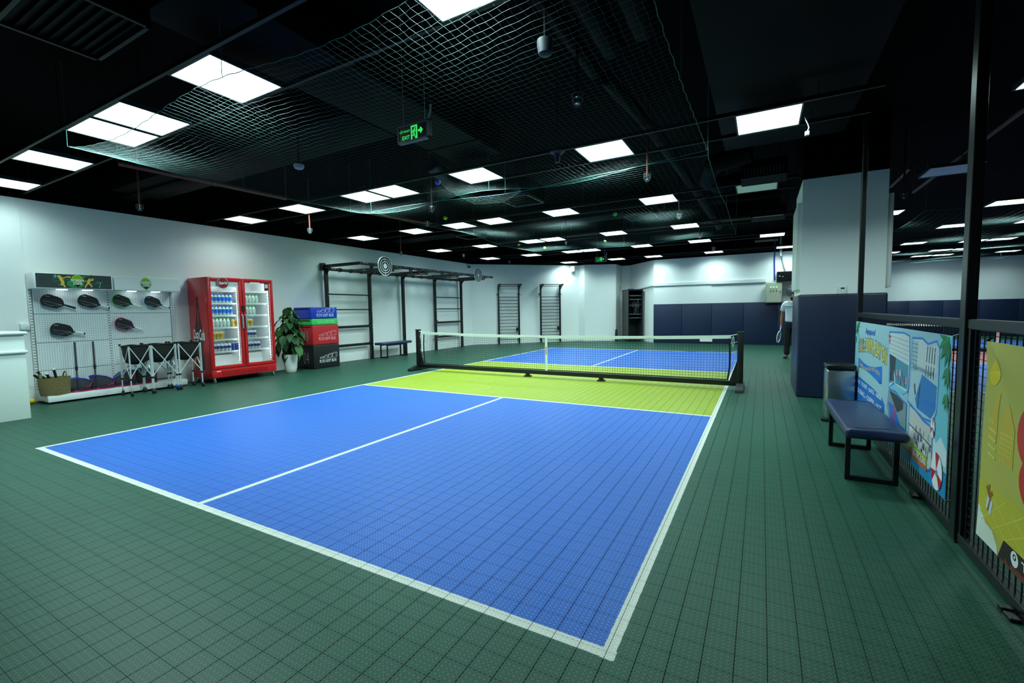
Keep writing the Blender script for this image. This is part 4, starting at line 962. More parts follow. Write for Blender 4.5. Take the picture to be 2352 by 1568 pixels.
for x, nm in ((xf,'front_beam'), (xp+.09,'wall_beam')):
    mb = MB(); z0 = zt-.03 if nm == 'front_beam' else zt-.11
    for a, b in zip(ps[:-1], ps[1:]): mb.rbox((x-.035,a+.036,z0), (x+.035,b-.036,z0+.072), .005)
    if nm == 'front_beam': mb.rbox((x-.035,ps[-1]+.036,z0), (x+.035,12.74,z0+.072), .005)
    bm_ = mb.build(nm, m_frame, t, smooth=30)
    mb = MB(); y = ps[0]+.12
    while y < ps[-1]: mb.lathe((x+.035,y,z0+.045), [(.011,0),(.009,.009)], 6, axis=(1,0,0)); mb.lathe((x+.035,y+.07,z0+.045), [(.011,0),(.009,.009)], 6, axis=(1,0,0)); y += .36
    mb.build('bolt', m_alu, bm_, kind='stuff')
for a, b in zip(ps[:-1], ps[1:]):
    for f in (.25,.5,.75):
        y = a+(b-a)*f; mb = MB(); mb.tube([(xp+.09,y,zt-.1),(xf,y,zt-.1)], .017, 8); rg = mb.build('rung', m_frame, t, smooth=40)
        for x in (xp+.09, xf):
          for sx in (0, 1):
            mb = MB()
            if sx: mb.prism([(x+.03,y-.035,zt-.02),(x+.03,y+.035,zt-.02),(x+.03,y+.015,zt-.13),(x+.03,y-.015,zt-.13)], (.008,0,0))
            else: mb.prism([(x-.038,y-.035,zt-.02),(x-.038,y+.035,zt-.02),(x-.038,y+.015,zt-.13),(x-.038,y-.015,zt-.13)], (.008,0,0))
            mb.build('rung_bracket', m_frame, rg)
for a, b in ((ps[0],ps[1]),(ps[3],ps[4])):
    for z, w_ in ((1.86,0),(1.45,0),(.97,1),(.46,1)):
        mb = MB()
        if w_: mb.rbox((xp-.03,a+.04,z-.035), (xp+.03,b-.04,z+.035), .005); mb.prism([(xp+.03,b-.04,z+.035),(xp+.03,b-.13,z+.035),(xp+.03,b-.04,z+.11)], (-.01,0,0)); mb.prism([(xp+.03,a+.04,z+.035),(xp+.03,a+.13,z+.035),(xp+.03,a+.04,z+.11)], (-.01,0,0))
        else: mb.tube([(xp,a+.04,z),(xp,b-.04,z)], .018, 8); mb.tube([(xp,a+.04,z),(xp,a+.055,z)], .034, 8); mb.tube([(xp,b-.055,z),(xp,b-.04,z)], .034, 8)
        mb.build('horizontal_bar', m_frame, t, smooth=40)
m_ring = M('dark_ring_print', (16,26,30), .5)
for y, z, l, s in ((7.24,2.57,'round ringed throwing target hung at the near end of the rig',1.), (11.7,2.6,'round ringed throwing target hung at the far end of the rig',.98)):
    t = thing('round_target', l, 'target', (xf+.06,y,z-.25*s), 'round targets'); x = xf+.048
    mb = MB(); mb.lathe((x,y,z), [(.25*s,0),(.25*s,.018)], 48, axis=(1,0,0)); mb.build('disc', m_white, t, smooth=30)
    for ro, ri in ((.232,.192),(.17,.13),(.108,.068)):
        mb = MB(); n_ = 48
        for h in range(2):
            for k in range(n_//2):
                a0 = pi*h+pi/2+pi*k/(n_//2); a1 = pi*h+pi/2+pi*(k+1)/(n_//2)
                if k == 0: a0 += .03/ro*.25
                if k == n_//2-1: a1 -= .03/ro*.25
                mb.flat([(ri*s*math.cos(a0),ri*s*math.sin(a0)),(ro*s*math.cos(a0),ro*s*math.sin(a0)),(ro*s*math.cos(a1),ro*s*math.sin(a1)),(ri*s*math.cos(a1),ri*s*math.sin(a1))], (x+.018,y,z), Y, Z, 0, 0, .002)
        mb.build('ring', m_ring, t)
    mb = MB(); mb.box((x-.02,y-.03,z-.02), (x,y+.03,z+.05)); mb.build('mount', m_frame, t)

# benches: padded seat on two square tube loops (long side along Y)
def bench(x0, x1, y0, y1, h, label, inset=.14):
    t = thing('padded_bench', label, 'bench', ((x0+x1)/2,(y0+y1)/2,0), 'navy padded benches'); th = .075
    mb = MB(); mb.rbox((x0,y0,h-th), (x1,y1,h), .03, seg=4); mb.build('seat', M('navy_seat_vinyl',(30,44,80),.33,var=.06,bump=.05), t, smooth=45)
    mb = MB(); mb.bar((x0+.06,y0+.06,h+.0012), (x1-.09,y0+.1,h+.0012), .012, .002); mb.bar((x0+.1,y1-.05,h+.0012), (x1-.05,y1-.05,h+.0012), .008, .002); mb.build('seat_slit', m_blackp, t)
    b = .032; xa, xb = x0+.04, x1-.04
    for y in (y0+inset, y1-inset):
        for x in (xa, xb):
            mb = MB(); mb.box((x-b/2,y-b/2,b), (x+b/2,y+b/2,h-th)); mb.build('leg', m_frame, t)
        mb = MB(); mb.box((xa-b/2,y-b/2,0), (xb+b/2,y+b/2,b)); mb.build('foot_bar', m_frame, t)
    mb = MB()
    for x in (xa, xb): mb.box((x-b/2,y0+inset+b/2,h-th-b), (x+b/2,y1-inset-b/2,h-th))
    mb.build('seat_rail', m_frame, t)
bench(-3.39,-3.05,7.98,9.25,.47,'navy padded bench against the left wall under the rig',.22)

# ============================================================ STALL BARS ON THE SLANTED WALL
def stall_bars():
    t = thing('stall_bars', 'x', 'stall bars', (0,0,0), 'black wall stall bars'); w = .43; d = .06     # local: wall at y=0, room towards -y
    for s in (-1, 1):
        mb = MB(); mb.rbox((s*w-.03,-d-.06,0), (s*w+.03,-d,2.42), .006); mb.build('side_post', m_frame, t, smooth=30)
        mb = MB(); mb.prism([(s*w-.008,-d-.06,2.42),(s*w-.008,-d-.35,2.42),(s*w-.008,-d-.35,2.36),(s*w-.008,-d-.06,2.16)], (.016,0,0)); mb.rbox((s*w-.03,-d-.38,2.36), (s*w+.03,-d,2.42), .006); mb.build('top_bracket', m_frame, t)
        for z in (.12, 2.0):
            mb = MB(); mb.box((s*w-.04,-d,z), (s*w+.04,0,z+.05)); mb.build('wall_mount', m_frame, t)
        mb = MB(); mb.lathe((s*w+s*.03,-d-.03,2.0), [(.012,0),(.012,.04),(.022,.04),(.022,.05)], 8, axis=(s,0,0)); mb.build('pull_pin', m_frame, t)
    for k in range(14):
        mb = MB(); z = .17+k*.133; mb.tube([(-w,-d-.03,z),(w,-d-.03,z)], .014, 8); mb.build('rung', m_frame, t, smooth=40)
    mb = MB(); mb.tube([(-w,-d-.34,2.39),(w,-d-.34,2.39)], .016, 8); mb.tube([(-w,-d-.08,2.34),(w,-d-.08,2.34)], .014, 8); mb.build('pull_up_bar', m_frame, t, smooth=40)
    mb = MB(); mb.rbox((w-.13,-d-.07,.5), (w-.05,-d-.02,.66), .01); mb.build('strap_block', m_blackp, t)
    return t
sb = stall_bars(); d_ = Vector((1,1,0)).normalized()
pa, pb = Vector((-2.53,14.52,0)), Vector((-1.25,15.8,0))
sb.location = pa; sb.rotation_euler = (0,0,pi/4); sb['label'] = 'black wall stall bars, left one of two'; ORG[sb] = pa
dup(sb, pb, 'black wall stall bars, right one of two', pi/4)
t = thing('security_camera', 'small white security camera high in the left back corner', 'camera', (-3.5,13.2,3.05))
mb = MB(); mb.rbox((-3.6,13.15,3.12), (-3.5,13.27,3.2), .01); mb.build('mount', m_white, t); mb = MB(); mb.ball((-3.53,13.21,3.1), .055, 14); mb.build('dome', m_dkgrey, t, smooth=True)
t = thing('wall_speaker', 'small white box bracket high beside the white column', 'speaker', (-.42,16.4,2.95))
mb = MB(); mb.rbox((-.52,16.36,2.95), (-.36,16.5,3.17), .01); mb.build('box', m_white, t, smooth=30); mb = MB(); mb.box((-.46,16.48,3.05), (-.4,16.64,3.1)); mb.build('bracket', m_grey, t)

# ============================================================ COURT NET
def court_net(xa, xb, yn, label, cols, sag=.05, hp=.91, cell=.047, straps=True, rs=.0024):
    postm, tapem, strapm = cols
    t = thing('court_net', label, 'court net', ((xa+xb)/2,yn,0)); N = 60
    def top(x): u = (x-xa)/(xb-xa); return hp-.02-sag*4*u*(1-u)
    for s, x in ((-1, xa), (1, xb)):
        mb = MB(); mb.rbox((x-.045,yn-.045,.1), (x+.045,yn+.045,hp+.03), .008); po = mb.build('post', postm, t, smooth=30)
        mb = MB(); mb.rbox((x-.055,yn-.055,hp+.02), (x+.055,yn+.055,hp+.035), .005); mb.build('post_cap', m_blackp, po)
        mb = MB(); mb.rbox((x-.06,yn-.34,0), (x+.06,yn+.42,.05), .008); mb.prism([(x-.05,yn-.34,.05),(x-.05,yn-.12,.11),(x-.05,yn+.2,.11),(x-.05,yn+.42,.05)], (.1,0,0)); mb.build('foot', m_dkgrey if s > 0 else postm, t, smooth=30)
        mb = MB(); xi = x-s*.16; mb.bar((x-s*.045,yn,.2), (x-s*.04,yn,.42), .03, .05); mb.prism([(x-s*.04,yn-.02,.12),(x-s*.16,yn-.02,.12),(x-s*.04,yn-.02,.5)], (0,.04,0)); mb.build('post_brace', postm, po)
    mb = MB(); mb.rbox((xa+.045,yn-.035,.06), (xb-.045,yn+.035,.14), .008); mb.build('base_tube', postm, t, smooth=30)
    for f in (.425, .655):
        x = xa+(xb-xa)*f; mb = MB(); mb.rbox((x-.07,yn-.06,0), (x+.07,yn+.06,.025), .01); mb.rbox((x-.04,yn-.03,.025), (x+.04,yn+.03,.062), .006); mb.build('centre_foot', postm, t, smooth=30)
    x0, x1 = xa+.17, xb-.17
    mb = MB(); nx = int((x1-x0)/cell)
    def yy(x, z): return yn+.012*math.sin(x*3+z*4)
    for i in range(nx+1):
        x = x0+(x1-x0)*i/nx; mb.tube([(x,yy(x,.15),.16),(x+.004,yy(x,.5),.5),(x,yn,top(x)-.03)], rs, 3, caps=False)
    nz = int((hp-.2)/cell)
    for j in range(nz+1):
        f = j/nz; mb.tube([(x0+(x1-x0)*k/N, yy(x0+(x1-x0)*k/N, .15+.7*f), .16+(top(x0+(x1-x0)*k/N)-.05-.16)*f) for k in range(N+1)], rs, 3, caps=False)
    mb.build('net_mesh', M('black_net_cord',(14,15,17),.7), t, kind='stuff')
    mb = MB(); vs = []
    for k in range(N+1):
        x = x0-.03+(x1-x0+.06)*k/N; z = top(x); vs += [(x,yn-.008,z-.055),(x,yn-.008,z),(x,yn+.008,z),(x,yn+.008,z-.055)]
    mb.add(vs, [(4*k+a, 4*k+4+a, 4*k+4+(a+1) % 4, 4*k+(a+1) % 4) for k in range(N) for a in range(4)]+[(0,1,2,3),(4*N+3,4*N+2,4*N+1,4*N)]); mb.build('top_tape', tapem, t)
    for x, sx in ((x0,-1),(x1,1)):
        mb = MB(); mb.tube([(x+sx*.0,yn,top(x)-.05),(x+sx*.02,yn,.6),(x+sx*.015,yn,.35),(x-sx*.01,yn,.16)], .014, 6); mb.build('side_band', m_blackf, t, smooth=40)
        mb = MB(); px0 = xa+.04 if sx < 0 else xb-.04; mb.tube([(x,yn-.01,top(x)-.015),(px0,yn-.02,hp-.005)], .006, 6); mb.tube([(px0-sx*.06,yn-.03,top(x)-.02),(px0-sx*.05,yn-.04,hp-.15),(px0-sx*.07,yn-.04,hp-.22),(px0-sx*.085,yn-.035,hp-.12),(px0-sx*.07,yn-.03,top(x)-.02)], .005, 5)
        for z in (.3,.45,.6,.75): mb.tube([(x+sx*.01,yn,z),(px0,yn,z+.03)], .0028, 4)
        mb.build('tie_cord', tapem, t)
    mb = MB(); xc = (xa+xb)/2-.08; mb.box((xc-.026,yn-.014,.09), (xc+.026,yn-.009,top(xc)-.01)); st = mb.build('centre_strap', strapm, t)
    mb = MB(); mb.box((xc-.01,yn-.0155,.46), (xc+.01,yn-.014,.62)); mb.build('strap_tag', M('pink_tag',(196,110,110),.6), st)
    mb = MB(); mb.box((x1-.44,yn-.0105,top(x1)-.11), (x1-.25,yn-.007,top(x1)-.058)); mb.build('size_label', m_text_w, t)
    mb = MB(); mb.tube([(x0+(x1-x0)*k/N, yn, .155) for k in range(N+1)], .009, 6); mb.build('bottom_band', m_blackf, t)
m_tape = M('white_net_tape', (222,230,224), .7, var=.04, scale=30)
court_net(-.44,6.28,6.52,'black framed court net with white tape across the yellow green zone',(m_frame,m_tape,m_tape))
court_net(8.95,15.15,14.8,'far court net with white tape in the other hall behind the fence',(m_frame,m_tape,M('pale_pink_strap',(226,200,200),.7)), sag=.07, cell=.1, rs=.002, hp=.86)

# ============================================================ FENCE WITH BANNERS
FX = 7.55
t = thing('mesh_fence', 'black steel mesh fence along the right side with one tall post', 'fence', (FX+.02,2.6,0))
for a, b, nm in ((1.82,4.94,'far'),(-.6,1.74,'near')):
    mb = MB(); mb.rbox((FX,a,1.2), (FX+.045,b,1.255), .006); mb.build('top_rail', m_gloss, t)
    mb = MB(); mb.rbox((FX,a,.005), (FX+.045,b,.06), .006); mb.build('bottom_rail', m_gloss, t)
    for y in ((a+.02, b-.02)):
        mb = MB(); mb.box((FX+.004,y-.02,.06), (FX+.041,y+.02,1.2)); mb.build('panel_stile', m_frame, t)
    mb = MB(); n_ = int((b-a)/.055)
    for k in range(1, n_): y = a+(b-a)*k/n_; mb.tube([(FX+.02,y,.06),(FX+.02,y,1.2)], .003, 4, caps=False)
    z = .1
    while z < 1.19: mb.tube([(FX+.024,a,z),(FX+.024,b,z)], .0016, 4, caps=False); z += .043
    mb.build('wire_mesh', m_frame, t, kind='stuff')
mb = MB(); mb.rbox((FX-.01,1.74,0), (FX+.04,1.82,HC), .006); mb.build('tall_post', m_gloss, t)
mb = MB(); mb.rbox((FX-.005,4.94,0), (FX+.045,4.99,HC), .006); mb.build('end_post', m_frame, t)
for y in (1.78, 4.965): mb = MB(); mb.rbox((FX-.012,y-.05,0), (FX+.06,y+.05,.01), .003); mb.build('post_foot', m_frame, t)
for y in (2.45, 1.05):
    mb = MB(); r_ = random.Random(int(y*10)); vs = []
    for k in range(3):
        a = k*.05; mb.rbox((FX-.035-r_.uniform(0,.015),y-.05+a*.7-.02,.0), (FX-.005,y-.03+a*.7,.01+r_.uniform(0,.015)), .004)
    mb.build('ground_anchor', m_frame, t)

def banner(ya, yb, za, zb, base, folds, name='banner'):
    """slack printed sheet; returns (mesh grid builder, depth function)"""
    ny, nz = 48, 20
    def dx(y, z):
        u = (yb-y)/(yb-ya); v = (z-za)/(zb-za); s = 0
        for (u0, v0, amp, fr) in folds:
            d = math.hypot((u-u0)*(yb-ya), (v-v0)*(zb-za)); a = math.atan2((v-v0)*(zb-za), (u-u0)*(yb-ya)); s += amp*math.cos(a*fr)*math.exp(-d*3.5)*min(1, d*6)
        return FX-.02+s*.6-.004*math.sin(u*7)*math.sin(v*3)
    return dx
_pm = {}
def pr(name, rgb):
    if name not in _pm: _pm[name] = M('print_'+name, rgb, .5, var=.03)
    return _pm[name]
class Print:
    """printed areas on a slack sheet: u along the sheet (left to right as seen), v up, in metres"""
    def __init__(s, t, ya, yb, za, zb, dx, umap=None): s.hold = False; s.umap = umap; s.t, s.ya, s.yb, s.za, s.zb, s.dx = t, ya, yb, za, zb, dx; s.q = {}; s.n = 0
    def P(s, u, v, off):
        if s.umap: u = s.umap(u)
        y = s.yb-u; z = s.za+v; return (s.dx(min(max(y,s.ya),s.yb), min(max(z,s.za),s.zb))-off, y, z)
    def poly(s, name, rgb, pts):
        if not s.hold: s.n += 1
        off = .0009+s.n*.00002; mb = s.q.setdefault(name, (MB(), rgb))[0]
        bm = bmesh.new(); f = bm.faces.new([bm.verts.new((a, b, 0)) for a, b in pts]); bmesh.ops.triangulate(bm, faces=[f])
        for it in range(6):
            long_ = [e for e in bm.edges if e.calc_length() > .07]
            if not long_: break
            bmesh.ops.subdivide_edges(bm, edges=long_, cuts=1); bmesh.ops.triangulate(bm, faces=[f for f in bm.faces if len(f.verts) > 3])
        bm.verts.index_update(); mb.add([s.P(v.co.x, v.co.y, off) for v in bm.verts], [tuple(v.index for v in f.verts) for f in bm.faces]); bm.free()
    def line(s, name, rgb, pts, w):
        s.n += 1; s.hold = True
        for a, b in zip(pts[:-1], pts[1:]):
            d = Vector((b[0]-a[0], b[1]-a[1])); L = d.length; d /= max(L, 1e-6); n = Vector((-d.y, d.x))*w/2; e = d*w*.25
            s.poly(name, rgb, [(a[0]-n.x-e.x,a[1]-n.y-e.y),(b[0]-n.x+e.x,b[1]-n.y+e.y),(b[0]+n.x+e.x,b[1]+n.y+e.y),(a[0]+n.x-e.x,a[1]+n.y-e.y)])
        s.hold = False
    def text(s, name, rgb, txt, u, v, w, h, bold=0., shear=0., arc=None):
        vs, fs = text2d(txt, shear, bold); x0 = min(p[0] for p in vs); x1 = max(p[0] for p in vs); y0 = min(p[1] for p in vs); y1 = max(p[1] for p in vs)
        s.n += 1; off = .0012+s.n*.00002; mb = s.q.setdefault(name, (MB(), rgb))[0]; Q = []
        for p in vs:
            a = (p[0]-x0)/(x1-x0); b = (p[1]-y0)/(y1-y0); Q.append(s.P(u+a*w, v+b*h+(arc(a) if arc else 0), off))
        mb.add(Q, fs)
    def done(s):
        for k, (mb, rgb) in s.q.items(): mb.build('print_'+k, pr(k, rgb), s.t, smooth=True, kind='stuff')
def sheet(t, ya, yb, za, zb, dx, mat, topf=None):
    mb = MB(); ny, nz = 110, 40; vs = [(dx(ya+(yb-ya)*i/ny, za+(zb-za)*j/nz), ya+(yb-ya)*i/ny, za+(zb-za)*j/nz) for i in range(ny+1) for j in range(nz+1)]
    k = nz+1; mb.add(vs, [(i*k+j, i*k+j+1, (i+1)*k+j+1, (i+1)*k+j) for i in range(ny) for j in range(nz)]); n0 = len(vs)
    mb.add([(v[0]+.0008, v[1], v[2]) for v in vs], [(i*k+j, (i+1)*k+j, (i+1)*k+j+1, i*k+j+1) for i in range(ny) for j in range(nz)])
    mb.build('sheet', mat, t, smooth=True)
    for y, z in ((ya,zb),(yb,zb),(ya,za),(yb,za)):
        mb = MB(); mb.tube([(FX-.02,y,z),(FX+.01,y+(.03 if y == yb else -.03),z+.015)], .004, 5); mb.build('cable_tie', m_blackp, t)
ya, yb, za, zb = 1.86, 4.88, .19, 1.155
t = thing('advert_banner', 'light blue pool advert banner tied to the fence behind the bench', 'banner', (FX-.02,3.4,za))
dx = banner(ya, yb, za, zb, None, [(0,1,.012,7),(1,1,.008,6)])
sheet(t, ya, yb, za, zb, dx, M('pale_blue_vinyl',(150,188,198),.5,var=.05,scale=2))
UM = [(0,0),(.06,.062),(.39,.495),(.435,.518),(.665,.722),(.67,.731),(.93,.935),(1,1)]
def umap(u):
    f = u/(yb-ya)
    for (a, A), (b, B) in zip(UM[:-1], UM[1:]):
        if f <= b: return (A+(B-A)*(f-a)/(b-a))*(yb-ya)
    return u
p = Print(t, ya, yb, za, zb, dx, umap); Wb, Hb = yb-ya, zb-za
S_ = lambda pts, s=1.: [(a*Wb, b*Hb) for a, b in pts]
def curve(f, n=14): return [f(k/n) for k in range(n+1)]
# sky at right, sea along the bottom
p.poly('aqua', (112,190,206), S_([(.84,.2),(1,.2),(1,1),(.92,1),(.85,.7)])); p.poly('aqua', (112,190,206), S_([(0,.45),(.03,.45),(.06,.9),(0,1)]))
p.poly('sea', (28,132,190), S_([(0,0),(1,0),(1,.16)]+[(1-k/12, .15+.03*math.sin(k*2.1)) for k in range(13)])); p.poly('light_sea', (70,176,214), S_([(.45,.05),(.7,.1),(.95,.14),(.7,.15),(.5,.12)]))
p.poly('foam', (206,222,226), S_([(.9,.18),(1,.2),(1,.3),(.96,.36),(.93,.3),(.91,.34),(.89,.26)]))
# headline
for dxx, dyy in ((-.006,0),(.006,0),(0,-.01),(0,.01)): p.text('navy', (18,46,120), 'COOL DOWN, PLAY ON', .06*Wb+dxx, .62*Hb+dyy, .33*Wb, .165, bold=.02, arc=lambda a: .05*math.sin(a*pi)-.0)
p.text('yellow', (232,214,40), 'COOL DOWN, PLAY ON', .06*Wb, .62*Hb, .33*Wb, .165, bold=.02, arc=lambda a: .05*math.sin(a*pi))
p.text('logo_blue', (30,90,180), 'Aquapool', .15*Wb, .86*Hb, .12*Wb, .085, bold=.02, shear=.2)
p.poly('ribbon', (24,112,200), S_([(.07,.575)]+curve(lambda u: (.07+.28*u, .59-.05*math.sin(u*3.1)+.03*u))+[(.355,.46),(.34,.44)]+curve(lambda u: (.34-.27*u, .44+.05*math.sin(u*2.4)))))
p.text('gold_text', (214,176,40), 'MIỄN PHÍ VÉ HỒ BƠI', .095*Wb, .505*Hb, .235*Wb, .055, bold=.015, arc=lambda a: -.02*math.sin(a*6))
p.poly('blue_box', (26,106,190), S_([(0,.36),(.1,.375),(.25,.36),(.36,.33),(.385,.28),(.385,.1),(.36,.08),(.0,.09)]))
p.text('white', (232,236,236), '1 POOL TICKET - JUICE - BEER', .03*Wb, .285*Hb, .33*Wb, .05, bold=.01); p.text('white', (232,236,236), '1 PICKLEBALL - COFFEE - HOT', .03*Wb, .19*Hb, .33*Wb, .05, bold=.01)
# photo panels in wavy frames
def panel(pts, name, rgb): 
    q = S_(pts); p.poly(name, rgb, q); p.line('frame_blue', (44,124,206), q+[q[0]], .014)
panel([(.435,.95),(.6,.965),(.655,.95),(.665,.75),(.655,.52),(.61,.48),(.5,.52),(.45,.46),(.43,.7)], 'pale_wall', (196,206,206))
p.poly('teal_photo', (70,140,160), S_([(.44,.76),(.655,.72),(.65,.53),(.5,.53),(.45,.5)])); p.poly('dark_photo', (44,58,66), S_([(.445,.76),(.52,.745),(.51,.55),(.455,.52)]))
for k in range(5): p.line('grey_line', (130,142,146), S_([(.44,.92-k*.035),(.655,.9-k*.035)]), .004)
rr = random.Random(3)
for k in range(26):
    u = rr.uniform(.46,.64); v = rr.uniform(.53,.62); p.poly(['white','red','dark_photo','blue_box'][k % 4], [(232,236,236),(206,50,60),(44,58,66),(26,106,190)][k % 4], [(u*Wb,v*Hb),(u*Wb+.016,v*Hb),(u*Wb+.012,v*Hb+.05),(u*Wb+.004,v*Hb+.05)])
p.poly('aqua', (112,190,206), S_([(.455,.47),(.6,.47),(.655,.51),(.52,.52)]))
panel([(.68,.94),(.78,.95),(.83,.92),(.9,.95),(.93,.9),(.925,.5),(.9,.42),(.82,.4),(.74,.42),(.66,.45),(.67,.6),(.675,.8)], 'pool_pale', (168,196,204))
p.poly('pale_wall', (196,206,206), S_([(.69,.93),(.78,.94),(.82,.91),(.92,.92),(.92,.74),(.7,.74)])); p.poly('pool_blue', (40,120,190), S_([(.79,.7),(.92,.66),(.915,.5),(.88,.43),(.75,.44),(.73,.5)]))
for k in range(4): p.line('dark_photo', (44,58,66), S_([(.83+k*.022,.9),(.826+k*.022,.8)]), .02); p.line('dark_photo', (44,58,66), S_([(.825+k*.022,.77),(.822+k*.022,.7)]), .018)
for k in range(7): p.line('teal_photo', (70,140,160), S_([(.688+k*.008,.92),(.682+k*.008,.7)]), .006); p.line('teal_photo', (70,140,160), S_([(.68,.9-k*.03),(.74,.9-k*.03)]), .005)
for k in range(16): u = .7+.012*k; p.poly('dark_photo', (44,58,66), [(u*Wb,.715*Hb+rr.uniform(0,.02)),(u*Wb+.02,.71*Hb),(u*Wb+.01,.75*Hb)])
p.line('dark_photo', (44,58,66), S_([(.775,.62),(.765,.52),(.76,.46)]), .02); p.line('dark_photo', (44,58,66), S_([(.72,.6),(.73,.54)]), .03); p.line('ribbon', (24,112,200), S_([(.8,.52),(.915,.53)]), .03)
panel([(.455,.45),(.53,.46),(.6,.43),(.65,.42),(.655,.2),(.62,.1),(.47,.22),(.44,.3)], 'photo_grey', (126,146,152))
p.poly('dark_photo', (44,58,66), S_([(.46,.44),(.55,.44),(.62,.42),(.62,.36),(.56,.3),(.5,.38)])); p.poly('ribbon', (24,112,200), S_([(.45,.34),(.52,.34),(.6,.22),(.65,.22),(.64,.15),(.5,.18)])); p.poly('red', (206,50,60), S_([(.51,.34),(.53,.33),(.535,.2),(.515,.21)]))
panel([(.68,.43),(.74,.42),(.82,.385),(.9,.38),(.905,.12),(.88,.08),(.77,.13),(.68,.17)], 'pale_sand', (196,198,192))
for k in range(40):
    u = rr.uniform(.69,.89); v = rr.uniform(.15,.28); p.poly(['white','dark_photo','photo_grey','violet_grey'][k % 4], [(232,236,236),(44,58,66),(126,146,152),(84,84,128)][k % 4], [(u*Wb,v*Hb),(u*Wb+.03,v*Hb-.01),(u*Wb+.02,v*Hb+.045),(u*Wb+.005,v*Hb+.035)])
p.line('dark_photo', (44,58,66), S_([(.68,.29),(.9,.255)]), .008)
# starfish, leaves, beach balls, call-out strip
for k in range(5): a = pi/2+k*2*pi/5; c = (.437*Wb,.9*Hb); p.poly('red_star', (208,70,96), [(c[0]+.02*math.cos(a-.6),c[1]+.02*math.sin(a-.6)),(c[0]+.075*math.cos(a),c[1]+.075*math.sin(a)),(c[0]+.02*math.cos(a+.6),c[1]+.02*math.sin(a+.6))])
def frond(u, v, a0, n_, L):
    for k in range(n_):
        a = a0+(k-(n_-1)/2)*.42; d = Vector((math.cos(a), math.sin(a))); q = Vector((-d.y, d.x))
        o_ = Vector((u, v)); P_ = [o_+d*.01, o_+d*L*.5+q*L*.14, o_+d*L, o_+d*L*.5-q*L*.14]; P_ = [(min(max(x.x,.004),Wb-.004), min(max(x.y,.004),Hb-.004)) for x in P_]; p.poly('leaf_green', (30,118,66), P_)
        p.line('leaf_light', (90,170,110), [P_[0], P_[2]], .004)
frond(.985*Wb,.985*Hb,pi*1.18,6,.2); frond(.992*Wb,.82*Hb,pi*1.4,4,.16); frond(.99*Wb,.66*Hb,pi*1.45,4,.13); frond(.03*Wb,.98*Hb,-.9,6,.14); frond(.012*Wb,.85*Hb,-1.5,3,.12)
def bball(u, v, r, squash=1.):
    p.poly('white', (232,236,236), [(u+r*squash*math.cos(k*pi/12), v+r*math.sin(k*pi/12)) for k in range(24)])
    for a0 in (pi*.35, pi*1.02, pi*1.68): p.poly('red_ball', (196,24,52), [(u,v)]+[(u+r*squash*math.cos(a0+k*.12), v+r*math.sin(a0+k*.12)) for k in range(7)])
    p.poly('teal_photo', (70,140,160), [(u+r*.2*math.cos(k*pi/5)+.01, v+r*.2*math.sin(k*pi/5)-.01) for k in range(10)])
bball(.945*Wb,.125,.115); bball(.905*Wb,.385*Hb,.065,.8)
for k, (c_, n_) in enumerate((((150,176,40),'strip_lime'),((196,150,40),'strip_amber'),((186,100,36),'strip_orange'))): p.poly(n_, c_, S_([(.44,.165-k*.034),(.86,.165-k*.034),(.87,.15-k*.034),(.87,.13-k*.034),(.44,.13-k*.034)]))
p.text('navy', (18,46,120), 'AT PICKLEBALL COURT RECEPTION', .47*Wb+.004, .092*Hb-.004, .385*Wb, .05, bold=.02); p.text('white', (232,236,236), 'AT PICKLEBALL COURT RECEPTION', .47*Wb, .092*Hb, .385*Wb, .05, bold=.008)
p.done()

ya, yb, za, zb = -.5, 1.425, .19, 1.155
t = thing('advert_banner', 'yellow advert banner tied to the fence nearest the camera', 'banner', (FX-.02,.5,za))
dx = banner(ya, yb, za, zb, None, [(0,1,.022,8),(0,0,.008,4)])
sheet(t, ya, yb, za, zb, dx, M('yellow_vinyl',(190,180,74),.5,var=.06,scale=2))
p = Print(t, ya, yb, za, zb, dx, lambda u: min(u*1.17, 1.92)); Wb, Hb = yb-ya, zb-za
p.poly('deep_yellow', (198,186,48), [(0,.14),(.5,.02),(1.9,.02),(1.9,.3),(.8,.22),(.3,.3),(0,.28)]); p.poly('pale_corner', (222,228,214), [(0,0),(.2,0),(.19,.04),(.15,.09),(.09,.1),(.05,.14),(0,.16)])
for k in range(3): p.line('pale_lattice', (220,208,90), [(.02+k*.14,.24),(.3+k*.14,.08)], .004); p.line('pale_lattice', (220,208,90), [(.05+k*.1,.1),(.25+k*.14,.27)], .004)
p.poly('sun_yellow', (226,200,20), [(.1+.035*math.cos(k*pi/8), .83+.065*math.sin(k*pi/8)) for k in range(16)])
p.poly('ochre', (208,178,50), [(.06,.5),(.1,.62),(.13,.72),(.155,.74),(.155,.55),(.14,.5)]); p.poly('ochre', (208,178,50), [(.17,.45),(.175,.62),(.23,.7),(.285,.6),(.29,.43)])
for k in range(5):
    p.line('pale_lattice', (220,208,90), [(.075,.6-k*.04),(.145,.59-k*.04)], .012)
    for j in range(6): p.poly('pale_lattice', (220,208,90), [(.185+j*.016,.57-k*.022),(.193+j*.016,.57-k*.022),(.193+j*.016,.558-k*.022),(.185+j*.016,.558-k*.022)])
def blob(u, v, a, b): p.poly('red_shape', (206,44,30), [(u+a*math.cos(k*pi/12), v+b*math.sin(k*pi/12)) for k in range(24)])
blob(.43,.6,.125,.14); blob(.47,.42,.13,.13)
p.poly('gift_white', (206,214,218), [(.085,.18),(.135,.155),(.15,.22),(.1,.245)]); p.line('gift_brown', (150,96,30), [(.108,.17),(.125,.235)], .014); p.line('gift_brown', (150,96,30), [(.085,.275),(.115,.24),(.14,.265)], .018); p.line('gift_brown', (150,96,30), [(.11,.245),(.108,.29)], .015)
